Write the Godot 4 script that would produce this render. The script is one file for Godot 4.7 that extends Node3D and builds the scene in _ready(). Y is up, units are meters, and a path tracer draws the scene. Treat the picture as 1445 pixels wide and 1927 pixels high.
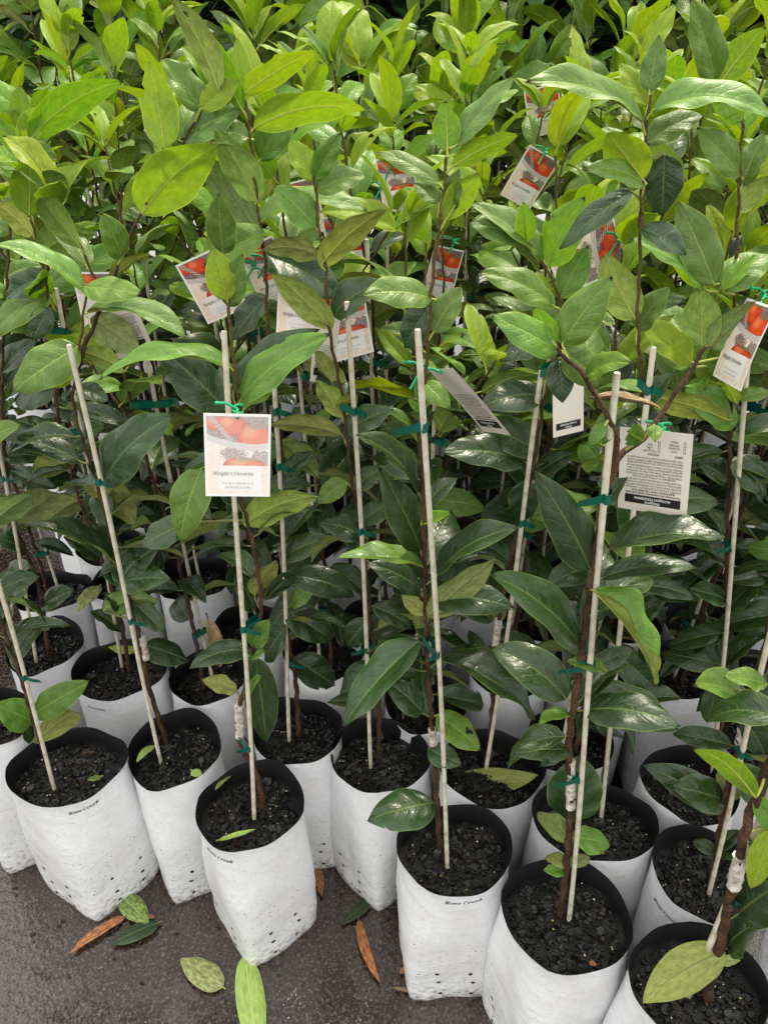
extends Node3D
# Persimmon saplings in white grow bags, packed in rows on a wet yard. Metres, y up; the camera stands at z = 0.

var rng := RandomNumberGenerator.new()
var mats := {}
var cur: Node3D                  # the potted sapling that is being built
var stem_pts := PackedVector3Array()
var stake_node: MeshInstance3D
var bag_node: MeshInstance3D
var bag_kind := 0
var bag_yaw := 0.0
var used := {}
var big := 1.0                   # leaf size of the sapling stock being grown
var fresh := 0.6                 # share of young yellow leaves near the top
var leaf_pool := {}
var pooled := {}
var bag_pool := []
var soil_pool := []

# ---------------------------------------------------------------- mesh helpers
var mv := PackedVector3Array()
var mn := PackedVector3Array()
var mu := PackedVector2Array()
var mc := PackedColorArray()
var mi := PackedInt32Array()

func begin() -> void:
	mv = PackedVector3Array(); mn = PackedVector3Array(); mu = PackedVector2Array(); mc = PackedColorArray(); mi = PackedInt32Array()

func commit(m: ArrayMesh) -> void:
	var a := []
	a.resize(Mesh.ARRAY_MAX)
	a[Mesh.ARRAY_VERTEX] = mv; a[Mesh.ARRAY_NORMAL] = mn; a[Mesh.ARRAY_TEX_UV] = mu; a[Mesh.ARRAY_COLOR] = mc; a[Mesh.ARRAY_INDEX] = mi
	m.add_surface_from_arrays(Mesh.PRIMITIVE_TRIANGLES, a)
	begin()

func add_grid(p: PackedVector3Array, uv: PackedVector2Array, rows: int, cols: int, sgn: float, wrap := false, col := Color.WHITE, cols_c := PackedColorArray()) -> void:
	var at := mv.size()
	for i in rows:
		for j in cols:
			var k := i * cols + j
			var i0 := maxi(i - 1, 0)
			var i1 := mini(i + 1, rows - 1)
			var j0 := j - 1
			var j1 := j + 1
			if wrap:
				if j0 < 0: j0 = cols - 2
				if j1 > cols - 1: j1 = 1
			else:
				j0 = maxi(j0, 0); j1 = mini(j1, cols - 1)
			var dr := p[i1 * cols + j] - p[i0 * cols + j]
			var dc := p[i * cols + j1] - p[i * cols + j0]
			var n := dr.cross(dc) * sgn
			if n.length_squared() < 1e-20:
				var ii := clampi(i, 1, rows - 2)
				dr = p[(ii + 1) * cols + j] - p[(ii - 1) * cols + j]
				dc = p[ii * cols + j1] - p[ii * cols + j0]
				n = dr.cross(dc) * sgn
			mv.append(p[k]); mn.append(n.normalized()); mu.append(uv[k])
			mc.append(cols_c[k] if cols_c.size() else col)
	for i in rows - 1:
		for j in cols - 1:
			var a := at + i * cols + j
			var b := a + cols
			if sgn > 0.0:
				mi.append_array(PackedInt32Array([a, a + 1, b, b, a + 1, b + 1]))
			else:
				mi.append_array(PackedInt32Array([a, b, a + 1, b, b + 1, a + 1]))

func add_tube(pts: PackedVector3Array, rad: PackedFloat32Array, sides: int, cols := PackedColorArray(), cap := true, rough := 0.0) -> void:
	var n := pts.size()
	var P := PackedVector3Array()
	var U := PackedVector2Array()
	var C := PackedColorArray()
	var t0 := (pts[1] - pts[0]).normalized()
	var a := t0.cross(Vector3(0.31, 0.2, 0.93)).normalized()
	var run := 0.0
	var rows := n
	for i in n:
		var t := (pts[mini(i + 1, n - 1)] - pts[maxi(i - 1, 0)]).normalized()
		a = (a - t * a.dot(t)).normalized()
		var b := t.cross(a)
		if i > 0: run += pts[i].distance_to(pts[i - 1])
		for j in sides + 1:
			var g := TAU * j / sides
			var r := rad[i]
			if rough > 0.0: r *= 1.0 + rough * sin(3.0 * g + i * 2.3) * sin(i * 1.7 + g)
			P.append(pts[i] + (a * cos(g) + b * sin(g)) * r)
			U.append(Vector2(float(j) / sides, run * 8.0))
			if cols.size(): C.append(cols[i])
	add_grid(P, U, rows, sides + 1, -1.0, true, Color.WHITE, C)
	if cap:
		for e in [0, n - 1]:
			var out := (pts[1] - pts[0]).normalized() * -1.0 if e == 0 else (pts[n - 1] - pts[n - 2]).normalized()
			var c0 := mv.size()
			mv.append(pts[e]); mn.append(out); mu.append(Vector2(0.5, 0.5)); mc.append(cols[e] if cols.size() else Color.WHITE)
			for j in sides + 1:
				mv.append(P[e * (sides + 1) + j]); mn.append(out); mu.append(Vector2(0.5, 0.5)); mc.append(cols[e] if cols.size() else Color.WHITE)
			for j in sides:
				if e == 0: mi.append_array(PackedInt32Array([c0, c0 + 1 + j, c0 + 2 + j]))
				else: mi.append_array(PackedInt32Array([c0, c0 + 2 + j, c0 + 1 + j]))

func tri(a: Vector3, b: Vector3, c: Vector3, col: Color) -> void:
	# a flat triangle whose outside is on the side from which a, b, c run clockwise
	var n := (c - a).cross(b - a).normalized()
	var at := mv.size()
	for q in [a, b, c]:
		mv.append(q); mn.append(n); mu.append(Vector2(q.x, q.z) * 10.0); mc.append(col)
	mi.append_array(PackedInt32Array([at, at + 1, at + 2]))

func part(called: String, m: Mesh, parent: Node, surf: Array) -> MeshInstance3D:
	var o := MeshInstance3D.new()
	o.name = called
	o.mesh = m
	for k in surf.size(): o.set_surface_override_material(k, surf[k])
	parent.add_child(o, true)
	return o

func numbered(called: String) -> String:
	var n: int = used.get(called, 0)
	used[called] = n + 1
	return called if n == 0 else "%s_%03d" % [called, n]

func tag(o: Node3D, label: String, category: String, group := "", kind := "") -> void:
	if label: o.set_meta("label", label)
	if category: o.set_meta("category", category)
	if group: o.set_meta("group", group)
	if kind: o.set_meta("kind", kind)

func thing(called: String, at: Vector3, label: String, category: String, group := "") -> Node3D:
	var o := Node3D.new()
	o.name = numbered(called)
	o.position = at
	add_child(o, true)
	tag(o, label, category, group)
	return o

# ---------------------------------------------------------------- textures
func lin(r: float, g: float, b: float) -> Color:
	return Color(r, g, b).linear_to_srgb()

func noise(sd: int, f: float, oct := 3, kind := FastNoiseLite.TYPE_SIMPLEX_SMOOTH) -> FastNoiseLite:
	var n := FastNoiseLite.new()
	n.seed = sd; n.frequency = f; n.noise_type = kind; n.fractal_octaves = oct
	return n

func tex_of(w: int, h: int, bytes: PackedByteArray) -> ImageTexture:
	return ImageTexture.create_from_image(Image.create_from_data(w, h, false, Image.FORMAT_RGB8, bytes))

func b8(x: float) -> int:
	return clampi(int(x * 255.0 + 0.5), 0, 255)

# u runs across the blade, v from base to tip. base, vein and margin are sRGB colours.
func leaf_tex(base: Color, vein: Color, margin: Color, blotch: float, vein_amt: float, spots: int, sd: int, patch := Color(0, 0, 0), patch_amt := 0.0, tipc := 0.0) -> ImageTexture:
	var w := 192
	var h := 384
	var by := PackedByteArray()
	by.resize(w * h * 3)
	var n1 := noise(sd, 0.018, 3)
	var n2 := noise(sd + 5, 0.09, 2)
	var cells := noise(sd + 9, 0.11, 1, FastNoiseLite.TYPE_CELLULAR)
	cells.cellular_return_type = FastNoiseLite.RETURN_DISTANCE2_SUB
	var k := 0
	for j in h:
		var t := (j + 0.5) / h
		for i in w:
			var s := (i + 0.5) / w * 2.0 - 1.0
			var q := absf(s)
			var f := (t - 0.20 * pow(q, 1.25) + 0.012 * sin(q * 9.0 + sd)) * 8.5 + (0.5 if s < 0.0 else 0.0)
			var d := absf(f - floorf(f) - 0.5) / 8.5
			var vs := exp(-d * d / 0.00005) * (1.0 - 0.75 * q)
			var mid := exp(-s * s / 0.0022)
			var net := clampf(1.0 - cells.get_noise_2d(i * 1.5, j) - 1.75, 0.0, 0.3) * 1.6
			var c := base * (1.0 + blotch * n1.get_noise_2d(i * 1.6, j) + 0.5 * blotch * n2.get_noise_2d(i * 1.6, j))
			if patch_amt > 0.0:
				c = c.lerp(patch, clampf((n1.get_noise_2d(i * 1.6 + 400.0, j) - 0.05) * 3.0, 0.0, 1.0) * patch_amt)
			c = c.lerp(vein, clampf(maxf(vs * 0.75 * vein_amt, mid) + net * vein_amt * 0.6, 0.0, 1.0) * 0.85)
			c = c.lerp(margin, smoothstep(0.945, 0.995, q) * 0.75)
			if tipc > 0.0:
				c = c.lerp(Color(0.16, 0.09, 0.06), smoothstep(0.955, 0.975, t + 0.01 * n2.get_noise_2d(i * 3.0, j)) * tipc)
			by[k] = b8(c.r); by[k + 1] = b8(c.g); by[k + 2] = b8(c.b)
			k += 3
	var im := Image.create_from_data(w, h, false, Image.FORMAT_RGB8, by)
	var r := RandomNumberGenerator.new()
	r.seed = sd * 31 + 7
	for n in spots:
		var sz := r.randi_range(1, 3)
		im.fill_rect(Rect2i(r.randi_range(10, w - 12), r.randi_range(20, h - 20), sz, sz + r.randi_range(0, 1)), Color(0.08, 0.07, 0.05))
	return ImageTexture.create_from_image(im)

func leaf_height() -> ImageTexture:
	var w := 192
	var h := 384
	var by := PackedByteArray()
	by.resize(w * h * 3)
	var n2 := noise(77, 0.05, 3)
	var k := 0
	for j in h:
		var t := (j + 0.5) / h
		for i in w:
			var s := (i + 0.5) / w * 2.0 - 1.0
			var q := absf(s)
			var f := (t - 0.20 * pow(q, 1.25) + 0.012 * sin(q * 9.0)) * 8.5 + (0.5 if s < 0.0 else 0.0)
			var g := f - floorf(f) - 0.5
			var d := absf(g) / 8.5
			var x := 0.62 - 0.30 * exp(-d * d / 0.00008) * (1.0 - 0.7 * q) - 0.5 * exp(-s * s / 0.003) + 0.16 * minf(absf(g) * 2.0, 0.7) * (1.0 - q) + 0.10 * n2.get_noise_2d(i * 1.5, j)
			var v := b8(x)
			by[k] = v; by[k + 1] = v; by[k + 2] = v
			k += 3
	return tex_of(w, h, by)

func leaf_rough(lo: float, hi: float, cut: float, sd: int) -> ImageTexture:
	var w := 128
	var h := 256
	var by := PackedByteArray()
	by.resize(w * h * 3)
	var n1 := noise(sd, 0.022, 3)
	var n2 := noise(sd + 1, 0.14, 2)
	var k := 0
	for j in h:
		for i in w:
			var a := n1.get_noise_2d(i * 1.6, j) + 0.35 * n2.get_noise_2d(i * 1.6, j)
			var x := lerpf(hi + 0.05 * n2.get_noise_2d(i + 90.0, j), lo, smoothstep(cut, cut + 0.10, a))
			var v := b8(x)
			by[k] = v; by[k + 1] = v; by[k + 2] = v
			k += 3
	return tex_of(w, h, by)

func std(c: Color, rough: float, spec := 0.5) -> StandardMaterial3D:
	var m := StandardMaterial3D.new()
	m.albedo_color = c; m.roughness = rough; m.metallic_specular = spec
	return m

func tri_tex(m: StandardMaterial3D, sc: float, world := false) -> void:
	m.uv1_triplanar = true
	m.uv1_world_triplanar = world
	m.uv1_scale = Vector3.ONE * sc

func make_materials() -> void:
	var ht := leaf_height()
	var wet := leaf_rough(0.16, 0.42, 0.26, 3)
	var dew := leaf_rough(0.26, 0.50, 0.32, 8)
	var old_t := leaf_tex(lin(0.014, 0.039, 0.008), lin(0.13, 0.20, 0.05), lin(0.17, 0.28, 0.03), 0.18, 0.30, 6, 11)
	var mid_t := leaf_tex(lin(0.085, 0.175, 0.022), lin(0.24, 0.34, 0.07), lin(0.34, 0.48, 0.05), 0.13, 0.55, 5, 21)
	var yng_t := leaf_tex(lin(0.235, 0.375, 0.026), lin(0.40, 0.50, 0.09), lin(0.58, 0.66, 0.10), 0.09, 0.9, 3, 31)
	var yng_b := leaf_tex(lin(0.290, 0.390, 0.026), lin(0.11, 0.22, 0.02), lin(0.46, 0.52, 0.09), 0.12, 0.45, 6, 35, lin(0.17, 0.29, 0.02), 0.35, 1.0)
	var old_u := leaf_tex(lin(0.215, 0.265, 0.085), lin(0.36, 0.39, 0.16), lin(0.22, 0.30, 0.07), 0.18, 0.8, 8, 41)
	var mid_u := leaf_tex(lin(0.270, 0.350, 0.070), lin(0.46, 0.52, 0.16), lin(0.38, 0.48, 0.09), 0.16, 0.85, 5, 51)
	var old_t2 := leaf_tex(lin(0.023, 0.056, 0.010), lin(0.15, 0.21, 0.05), lin(0.20, 0.28, 0.04), 0.20, 0.34, 26, 13, lin(0.05, 0.075, 0.012), 0.12, 0.9)
	var mid_t2 := leaf_tex(lin(0.125, 0.230, 0.024), lin(0.28, 0.38, 0.06), lin(0.40, 0.50, 0.05), 0.13, 0.60, 16, 23, lin(0.06, 0.13, 0.014), 0.12, 0.8)
	var yng_t2 := leaf_tex(lin(0.195, 0.330, 0.026), lin(0.36, 0.46, 0.08), lin(0.52, 0.60, 0.09), 0.10, 0.95, 12, 33, lin(0.11, 0.23, 0.018), 0.3, 0.7)
	var second := {"o": old_t2, "m": mid_t2, "y": yng_t2}
	var tops := {"o": [old_t, wet, 0.12], "m": [mid_t, dew, 0.5], "y": [yng_t, dew, 0.9], "b": [yng_b, dew, 0.9]}
	var unders := {"o": old_u, "m": mid_u}
	var tint := [Color(1, 1, 1), Color(0.92, 0.94, 0.90), Color(1.0, 0.97, 0.88), Color(0.90, 0.98, 0.95)]
	for kind in tops:
		var row := []
		for c in tint:
			var m := StandardMaterial3D.new()
			m.albedo_texture = second[kind] if row.size() % 2 == 1 and second.has(kind) else tops[kind][0]
			m.albedo_color = c
			m.roughness = 1.0
			m.roughness_texture = tops[kind][1]
			m.metallic_specular = 0.5 if kind == "o" or kind == "m" else 0.42
			m.heightmap_enabled = true
			m.heightmap_texture = ht
			m.heightmap_scale = 0.13 if kind == "o" else 0.10
			m.backlight_enabled = true
			var k: float = tops[kind][2]
			m.backlight = Color(k, k, k * 0.45)
			if kind == "o":
				m.clearcoat_enabled = true; m.clearcoat = 0.12; m.clearcoat_roughness = 0.3
			row.append(m)
		mats["top_" + kind] = row
	for kind in unders:
		var row := []
		for c in tint:
			var m := StandardMaterial3D.new()
			m.albedo_texture = unders[kind]
			m.albedo_color = c
			m.roughness = 0.62
			m.metallic_specular = 0.35
			m.heightmap_enabled = true
			m.heightmap_texture = ht
			m.heightmap_scale = 0.12
			m.heightmap_flip_texture = true
			m.backlight_enabled = true
			m.backlight = Color(0.3, 0.3, 0.15)
			row.append(m)
		mats["under_" + kind] = row
	mats.stalk_o = std(lin(0.16, 0.17, 0.05), 0.5)
	mats.stalk_y = std(lin(0.34, 0.38, 0.07), 0.5)

	# bark, stake, tape
	var bt := NoiseTexture2D.new()
	bt.width = 256; bt.height = 256; bt.seamless = true
	bt.noise = noise(5, 0.03, 4)
	var ramp := Gradient.new()
	ramp.offsets = PackedFloat32Array([0.0, 0.4, 0.62, 1.0])
	ramp.colors = PackedColorArray([Color(0.55, 0.5, 0.48), Color(0.78, 0.75, 0.72), Color(0.95, 0.93, 0.9), Color(1, 1, 1)])
	bt.color_ramp = ramp
	var bh := NoiseTexture2D.new()
	bh.width = 256; bh.height = 256; bh.seamless = true
	bh.noise = noise(6, 0.05, 4)
	var bark := std(Color.WHITE, 0.72, 0.35)
	bark.vertex_color_use_as_albedo = true
	bark.albedo_texture = bt
	bark.heightmap_enabled = true; bark.heightmap_texture = bh; bark.heightmap_scale = 0.10
	tri_tex(bark, 22.0)
	mats.bark = bark
	var cream := NoiseTexture2D.new()
	cream.width = 256; cream.height = 256; cream.seamless = true
	cream.noise = noise(15, 0.02, 4)
	var cr := Gradient.new()
	cr.offsets = PackedFloat32Array([0.0, 0.5, 1.0])
	cr.colors = PackedColorArray([Color(0.78, 0.75, 0.68), Color(0.95, 0.94, 0.91), Color(1, 1, 1)])
	cream.color_ramp = cr
	var st := std(lin(0.70, 0.665, 0.56), 0.5)
	st.albedo_texture = cream
	st.heightmap_enabled = true; st.heightmap_texture = bh; st.heightmap_scale = 0.012
	tri_tex(st, 9.0)
	mats.stake = st
	var cut_end := std(lin(0.42, 0.36, 0.25), 0.8)
	mats.stake_end = cut_end
	mats.tape = std(lin(0.0, 0.105, 0.068), 0.34)
	mats.twine = std(lin(0.0, 0.33, 0.13), 0.45)
	var gt := std(lin(0.78, 0.76, 0.72), 0.6)
	gt.albedo_texture = bt; gt.heightmap_enabled = true; gt.heightmap_texture = bh; gt.heightmap_scale = 0.15
	tri_tex(gt, 11.0)
	mats.graft = gt

	# bag film: white outside with splashed specks and earth along the foot, black inside
	var w := 1024
	var h := 512
	var by := PackedByteArray()
	by.resize(w * h * 3)
	var hb := PackedByteArray()
	hb.resize(w * h * 3)
	var n1 := noise(61, 0.006, 4)
	var n2 := noise(62, 0.05, 3)
	var wr := noise(63, 0.010, 3)
	wr.domain_warp_enabled = true; wr.domain_warp_amplitude = 26.0; wr.domain_warp_frequency = 0.012
	var wr2 := noise(64, 0.028, 2)
	wr2.domain_warp_enabled = true; wr2.domain_warp_amplitude = 16.0; wr2.domain_warp_frequency = 0.02
	var k := 0
	for j in h:
		var v := (j + 0.5) / h                    # 0 at the foot
		for i in w:
			var g := float(i) / w * TAU
			var cx := cos(g) * 120.0
			var cz := sin(g) * 120.0
			var grime := clampf(n1.get_noise_3d(cx * 1.2, j * 0.9, cz * 1.2) - 0.05, 0.0, 1.0)
			var fine := n2.get_noise_3d(cx, float(j), cz)
			var c := Color(0.903, 0.908, 0.918) * (1.0 - 0.035 * fine)
			c = c.lerp(Color(0.84, 0.80, 0.74), clampf(grime * 0.35, 0.0, 0.3))
			var mud := smoothstep(0.18, 0.0, v) * clampf(0.35 + fine * 1.6, 0.0, 1.0)
			if fine > 0.34 and v < 0.30: mud += 0.25
			c = c.lerp(Color(0.42, 0.37, 0.32), clampf(mud * 0.5, 0.0, 0.6))
			by[k] = b8(c.r); by[k + 1] = b8(c.g); by[k + 2] = b8(c.b)
			# folds lie mostly level, with some running slantwise
			var a := 1.0 - absf(wr.get_noise_3d(cx * 0.75 + j * 0.45, j * 0.95, cz * 0.75)) * 2.2
			var b := 1.0 - absf(wr2.get_noise_3d(cx * 0.7, j * 0.7 + cx * 0.5, cz * 0.7)) * 2.0
			var x := 0.22 + 0.22 * pow(clampf(a, 0.0, 1.0), 2.0) + 0.34 * pow(clampf(a, 0.0, 1.0), 9.0) * clampf(1.15 - v * 1.3, 0.12, 1.0) + 0.26 * pow(clampf(b, 0.0, 1.0), 6.0) * clampf(1.0 - v * 1.2, 0.0, 1.0)
			var q := b8(x)
			hb[k] = q; hb[k + 1] = q; hb[k + 2] = q
			k += 3
	var im := Image.create_from_data(w, h, false, Image.FORMAT_RGB8, by)
	var r := RandomNumberGenerator.new()
	r.seed = 4242
	for n in 1500:
		var y := int(pow(r.randf(), 1.5) * (h - 30)) + 4
		var sz := 1 if r.randf() < 0.72 or y > 280 else (2 if r.randf() < 0.75 else 3)
		var dk := r.randf_range(0.08, 0.5)
		im.fill_rect(Rect2i(r.randi_range(2, w - 6), y, sz + r.randi_range(0, 1), sz), Color(dk, dk * 0.93, dk * 0.85))
	var film := std(Color.WHITE, 0.30)
	film.albedo_texture = ImageTexture.create_from_image(im)
	film.heightmap_enabled = true
	film.heightmap_texture = tex_of(w, h, hb)
	film.heightmap_scale = 0.14
	film.backlight_enabled = true
	film.backlight = Color(0.06, 0.06, 0.06)
	mats.film = film
	mats.lining = std(lin(0.010, 0.010, 0.011), 0.42)
	mats.hole = std(lin(0.008, 0.008, 0.008), 0.7)
	var soil := std(Color.WHITE, 0.34)
	soil.vertex_color_use_as_albedo = true
	soil.heightmap_enabled = true; soil.heightmap_texture = bh; soil.heightmap_scale = 0.12
	tri_tex(soil, 26.0)
	mats.soil = soil
	mats.ink = std(lin(0.02, 0.02, 0.022), 0.6)
	mats.sticker = std(lin(0.82, 0.82, 0.84), 0.35)
	mats.card_back = std(lin(0.76, 0.71, 0.63), 0.5)
	mats.bar = std(lin(0.012, 0.012, 0.012), 0.45)
	mats.card_white = std(lin(0.80, 0.80, 0.80), 0.4)
	var pr := std(Color.WHITE, 0.36)
	pr.albedo_texture = print_tex()
	mats.card_print = pr
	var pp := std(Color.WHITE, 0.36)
	pp.albedo_texture = print_tex(0.5)  # same print lerped towards white: overexposure by bright light put into the colour
	mats.card_overexposed = pp

	# ground: coarse bitumen, wet, brown with washed-out potting grit
	w = 1024
	by = PackedByteArray(); by.resize(w * w * 3)
	hb = PackedByteArray(); hb.resize(w * w * 3)
	var rb := PackedByteArray(); rb.resize(w * w * 3)
	var g1 := noise(91, 0.006, 3)
	var g2 := noise(92, 0.09, 2)
	var g3 := noise(93, 0.055, 1, FastNoiseLite.TYPE_CELLULAR)
	g3.cellular_return_type = FastNoiseLite.RETURN_DISTANCE
	var g4 := noise(94, 0.028, 3)
	k = 0
	for j in w:
		for i in w:
			# a torus in the noise space would be needed for a perfect wrap; mirrored halves keep the seam shut
			var x := absf(i - 512.0)
			var y := absf(j - 512.0)
			var lo := g1.get_noise_2d(x, y)
			var fi := g2.get_noise_2d(i, j)
			var st1 := clampf(1.0 + g3.get_noise_2d(i, j), 0.0, 1.0)
			var me := g4.get_noise_2d(x, y)
			var hgt := 0.42 + 0.34 * (1.0 - st1 * 1.3) + 0.20 * fi + 0.20 * me
			var c := Color(0.205, 0.155, 0.122) * (1.0 + 0.22 * lo + 0.36 * fi + 0.14 * me)
			if fi > 0.42: c = c.lerp(Color(0.45, 0.41, 0.37), 0.55)
			if fi < -0.46: c = c.lerp(Color(0.08, 0.07, 0.07), 0.8)
			by[k] = b8(c.r); by[k + 1] = b8(c.g); by[k + 2] = b8(c.b)
			var q := b8(hgt)
			hb[k] = q; hb[k + 1] = q; hb[k + 2] = q
			var ro := b8(0.15 + 0.30 * lo - 0.22 * me + 0.06 * fi)
			rb[k] = ro; rb[k + 1] = ro; rb[k + 2] = ro
			k += 3
	var gm := std(Color.WHITE, 1.0)
	gm.albedo_texture = tex_of(w, w, by)
	gm.heightmap_enabled = true; gm.heightmap_texture = tex_of(w, w, hb); gm.heightmap_scale = 0.20
	gm.metallic_specular = 0.6
	gm.clearcoat_enabled = true; gm.clearcoat = 0.55; gm.clearcoat_roughness = 0.05
	gm.roughness_texture = tex_of(w, w, rb)
	tri_tex(gm, 1.35, true)
	mats.ground = gm
	# shrubs beyond
	var sh := std(lin(0.016, 0.040, 0.016), 0.30)
	sh.vertex_color_use_as_albedo = true
	sh.albedo_color = Color.WHITE
	sh.backlight_enabled = true; sh.backlight = Color(0.3, 0.3, 0.12)
	mats.shrub = sh
	mats.trunk = std(lin(0.05, 0.04, 0.03), 0.8)

# the printed front of a plant label: red fruit in a pale cane basket over a white name panel
func print_tex(pale := 0.0) -> ImageTexture:
	var w := 240
	var h := 330
	var im := Image.create(w, h, false, Image.FORMAT_RGB8)
	var n1 := noise(7, 0.03, 3)
	var n2 := noise(8, 0.12, 2)
	var fruit := [[36.0, 34.0, 34.0, 32.0], [96.0, 44.0, 54.0, 46.0], [180.0, 88.0, 64.0, 58.0], [142.0, 200.0, 76.0, 30.0]]
	for j in h:
		for i in w:
			var c := Color(0.96, 0.95, 0.94)
			if i > 9 and i < w - 9 and j > 9 and j < h - 9:
				var a := n1.get_noise_2d(i, j)
				c = Color(0.92, 0.79, 0.70).lerp(Color(0.97, 0.92, 0.88), clampf(0.5 + a, 0.0, 1.0))
				if j < 204:
					var ry := 80.0 + 0.5 * i - 0.00145 * i * i + 5.0 * a
					var weave := sin((j * 0.30 + i * 0.22 + 9.0 * a) * 1.1) * 0.5 + n2.get_noise_2d(i * 0.6, j * 1.6)
					c = Color(0.36, 0.30, 0.33).lerp(Color(0.62, 0.54, 0.52), clampf(0.5 + weave, 0.0, 1.0))
					if j > ry:
						c = Color(0.93, 0.84, 0.78).lerp(Color(0.97, 0.93, 0.90), clampf(0.5 + a, 0.0, 1.0))
						if pow((i - 104.0) / 46.0, 2.0) + pow((j - 156.0) / 26.0, 2.0) < 1.0 + 0.9 * n2.get_noise_2d(i, j): c = Color(0.38, 0.33, 0.38).lerp(Color(0.80, 0.66, 0.55), clampf(0.4 + weave, 0.0, 1.0))
						if i > 178.0 - 0.5 * (j - 150.0) and j > 146.0 + 20.0 * a: c = Color(0.42, 0.37, 0.40).lerp(Color(0.72, 0.64, 0.62), clampf(0.5 + weave, 0.0, 1.0))
					var best := 9.0
					for q in fruit:
						var dx: float = (i - q[0]) / q[2]
						var dy: float = (j - q[1]) / q[3]
						var e := dx * dx + dy * dy + 0.10 * a
						if e < 1.0 and e < best:
							best = e
							c = Color(0.88, 0.29, 0.14).lerp(Color(0.66, 0.13, 0.09), clampf((e - 0.45) * 1.7 + 0.5 * a, 0.0, 1.0))
							c = c.lerp(Color(0.95, 0.58, 0.36), clampf(0.75 - 2.6 * ((dx + 0.28) * (dx + 0.28) + (dy + 0.3) * (dy + 0.3)), 0.0, 0.65))
							if dy < -0.55 and absf(dx - 0.2) < 0.5 + 0.4 * n2.get_noise_2d(i, j): c = Color(0.40, 0.31, 0.24).lerp(Color(0.62, 0.52, 0.42), 0.5 + n2.get_noise_2d(i * 2.0, j))
					# the basket's rim and handle
					var rim := j - ry - 6.0
					if absf(rim) < 13.0:
						c = Color(0.88, 0.83, 0.82).lerp(Color(0.45, 0.40, 0.42), clampf(sin(rim * 0.9 + a * 4.0), 0.0, 1.0) * 0.6)
					var han := i - (12.0 + 0.80 * j)
					if absf(han) < 11.0 and j < 108:
						c = Color(0.85, 0.78, 0.74).lerp(Color(0.40, 0.34, 0.34), 0.5 + 0.5 * sin(j * 0.45 - han * 0.3))
				elif i > 24 and i < w - 34 and j < h - 26:
					c = Color(0.95, 0.93, 0.93)
				if j > 150 and i < 52:
					c = c.lerp(Color(0.95, 0.84, 0.76), 0.7)
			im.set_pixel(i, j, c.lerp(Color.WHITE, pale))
	return ImageTexture.create_from_image(im)

# ---------------------------------------------------------------- leaves
func prof(t: float) -> float:
	return pow(t, 0.55) * pow(1.0 - t, 0.82) / 0.4045 * (1.0 - 0.12 * smoothstep(0.7, 1.0, t))

# A blade along +z from the origin, upper face to +y. Returns [points, uv, midrib points, chord].
func blade(nt: int, ns: int, L: float, W: float, curl: float, fold: float, sway: float, twist: float, wave: float, ph: float, blunt := 0.0, z0 := 0.0) -> Array:
	var P := PackedVector3Array()
	var U := PackedVector2Array()
	var mid := PackedVector3Array()
	var m := Vector3(0, 0, z0)
	for i in nt + 1:
		var t := float(i) / nt
		var a := curl * (0.5 - t)
		var b := sway * (t - 0.5)
		var d := Vector3(sin(b) * cos(a), sin(a), cos(b) * cos(a))
		if i > 0:
			var tm := (i - 0.5) / nt
			var am := curl * (0.5 - tm)
			var bm := sway * (tm - 0.5)
			m += Vector3(sin(bm) * cos(am), sin(am), cos(bm) * cos(am)) * L / nt
		var r := Vector3(cos(b), 0, -sin(b))
		var u := d.cross(r).normalized()
		if twist != 0.0:
			r = r.rotated(d, twist * (t - 0.5)); u = u.rotated(d, twist * (t - 0.5))
		mid.append(m)
		var tt := clampf(t, 0.004, 0.9995)
		var hw := 0.5 * W * prof(tt)
		if blunt > 0.0 and t > 0.8:
			hw = lerpf(hw, 0.5 * W * prof(0.8) * (1.0 - pow((t - 0.8) / 0.2, 3.0)), blunt)
		for j in ns + 1:
			var s := 2.0 * j / ns - 1.0
			var q := absf(s)
			var fo := fold * (1.0 - 0.25 * t)
			var x := s * hw
			var up := q * hw * sin(fo) - 0.22 * hw * q * q * q * (1.0 if fold > 0.0 else -0.4)
			up += wave * hw * q * q * sin(ph + t * 13.0 + (1.9 if s < 0.0 else 0.0))
			up += 0.05 * W * sin(ph * 3.0 + t * 19.0 - q * 4.0) * q * (1.25 - q)
			P.append(m + r * (x * cos(fo)) + u * up)
			U.append(Vector2((s + 1.0) * 0.5, t))
	return [P, U, mid, m - Vector3(0, 0, z0)]

# bites: Vector3(across -1..1, along 0..1, radius as a share of the length), eaten out of the blade
func eat(bites: Array) -> void:
	if bites.is_empty(): return
	var keep := PackedInt32Array()
	for k in range(0, mi.size(), 3):
		var c := (mu[mi[k]] + mu[mi[k + 1]] + mu[mi[k + 2]]) / 3.0
		var out := false
		for b in bites:
			var d := Vector2((c.x * 2.0 - 1.0 - b.x) * 0.30, c.y - b.y).length()
			if d < b.z: out = true
		if not out: keep.append_array(PackedInt32Array([mi[k], mi[k + 1], mi[k + 2]]))
	mi = keep

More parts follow.
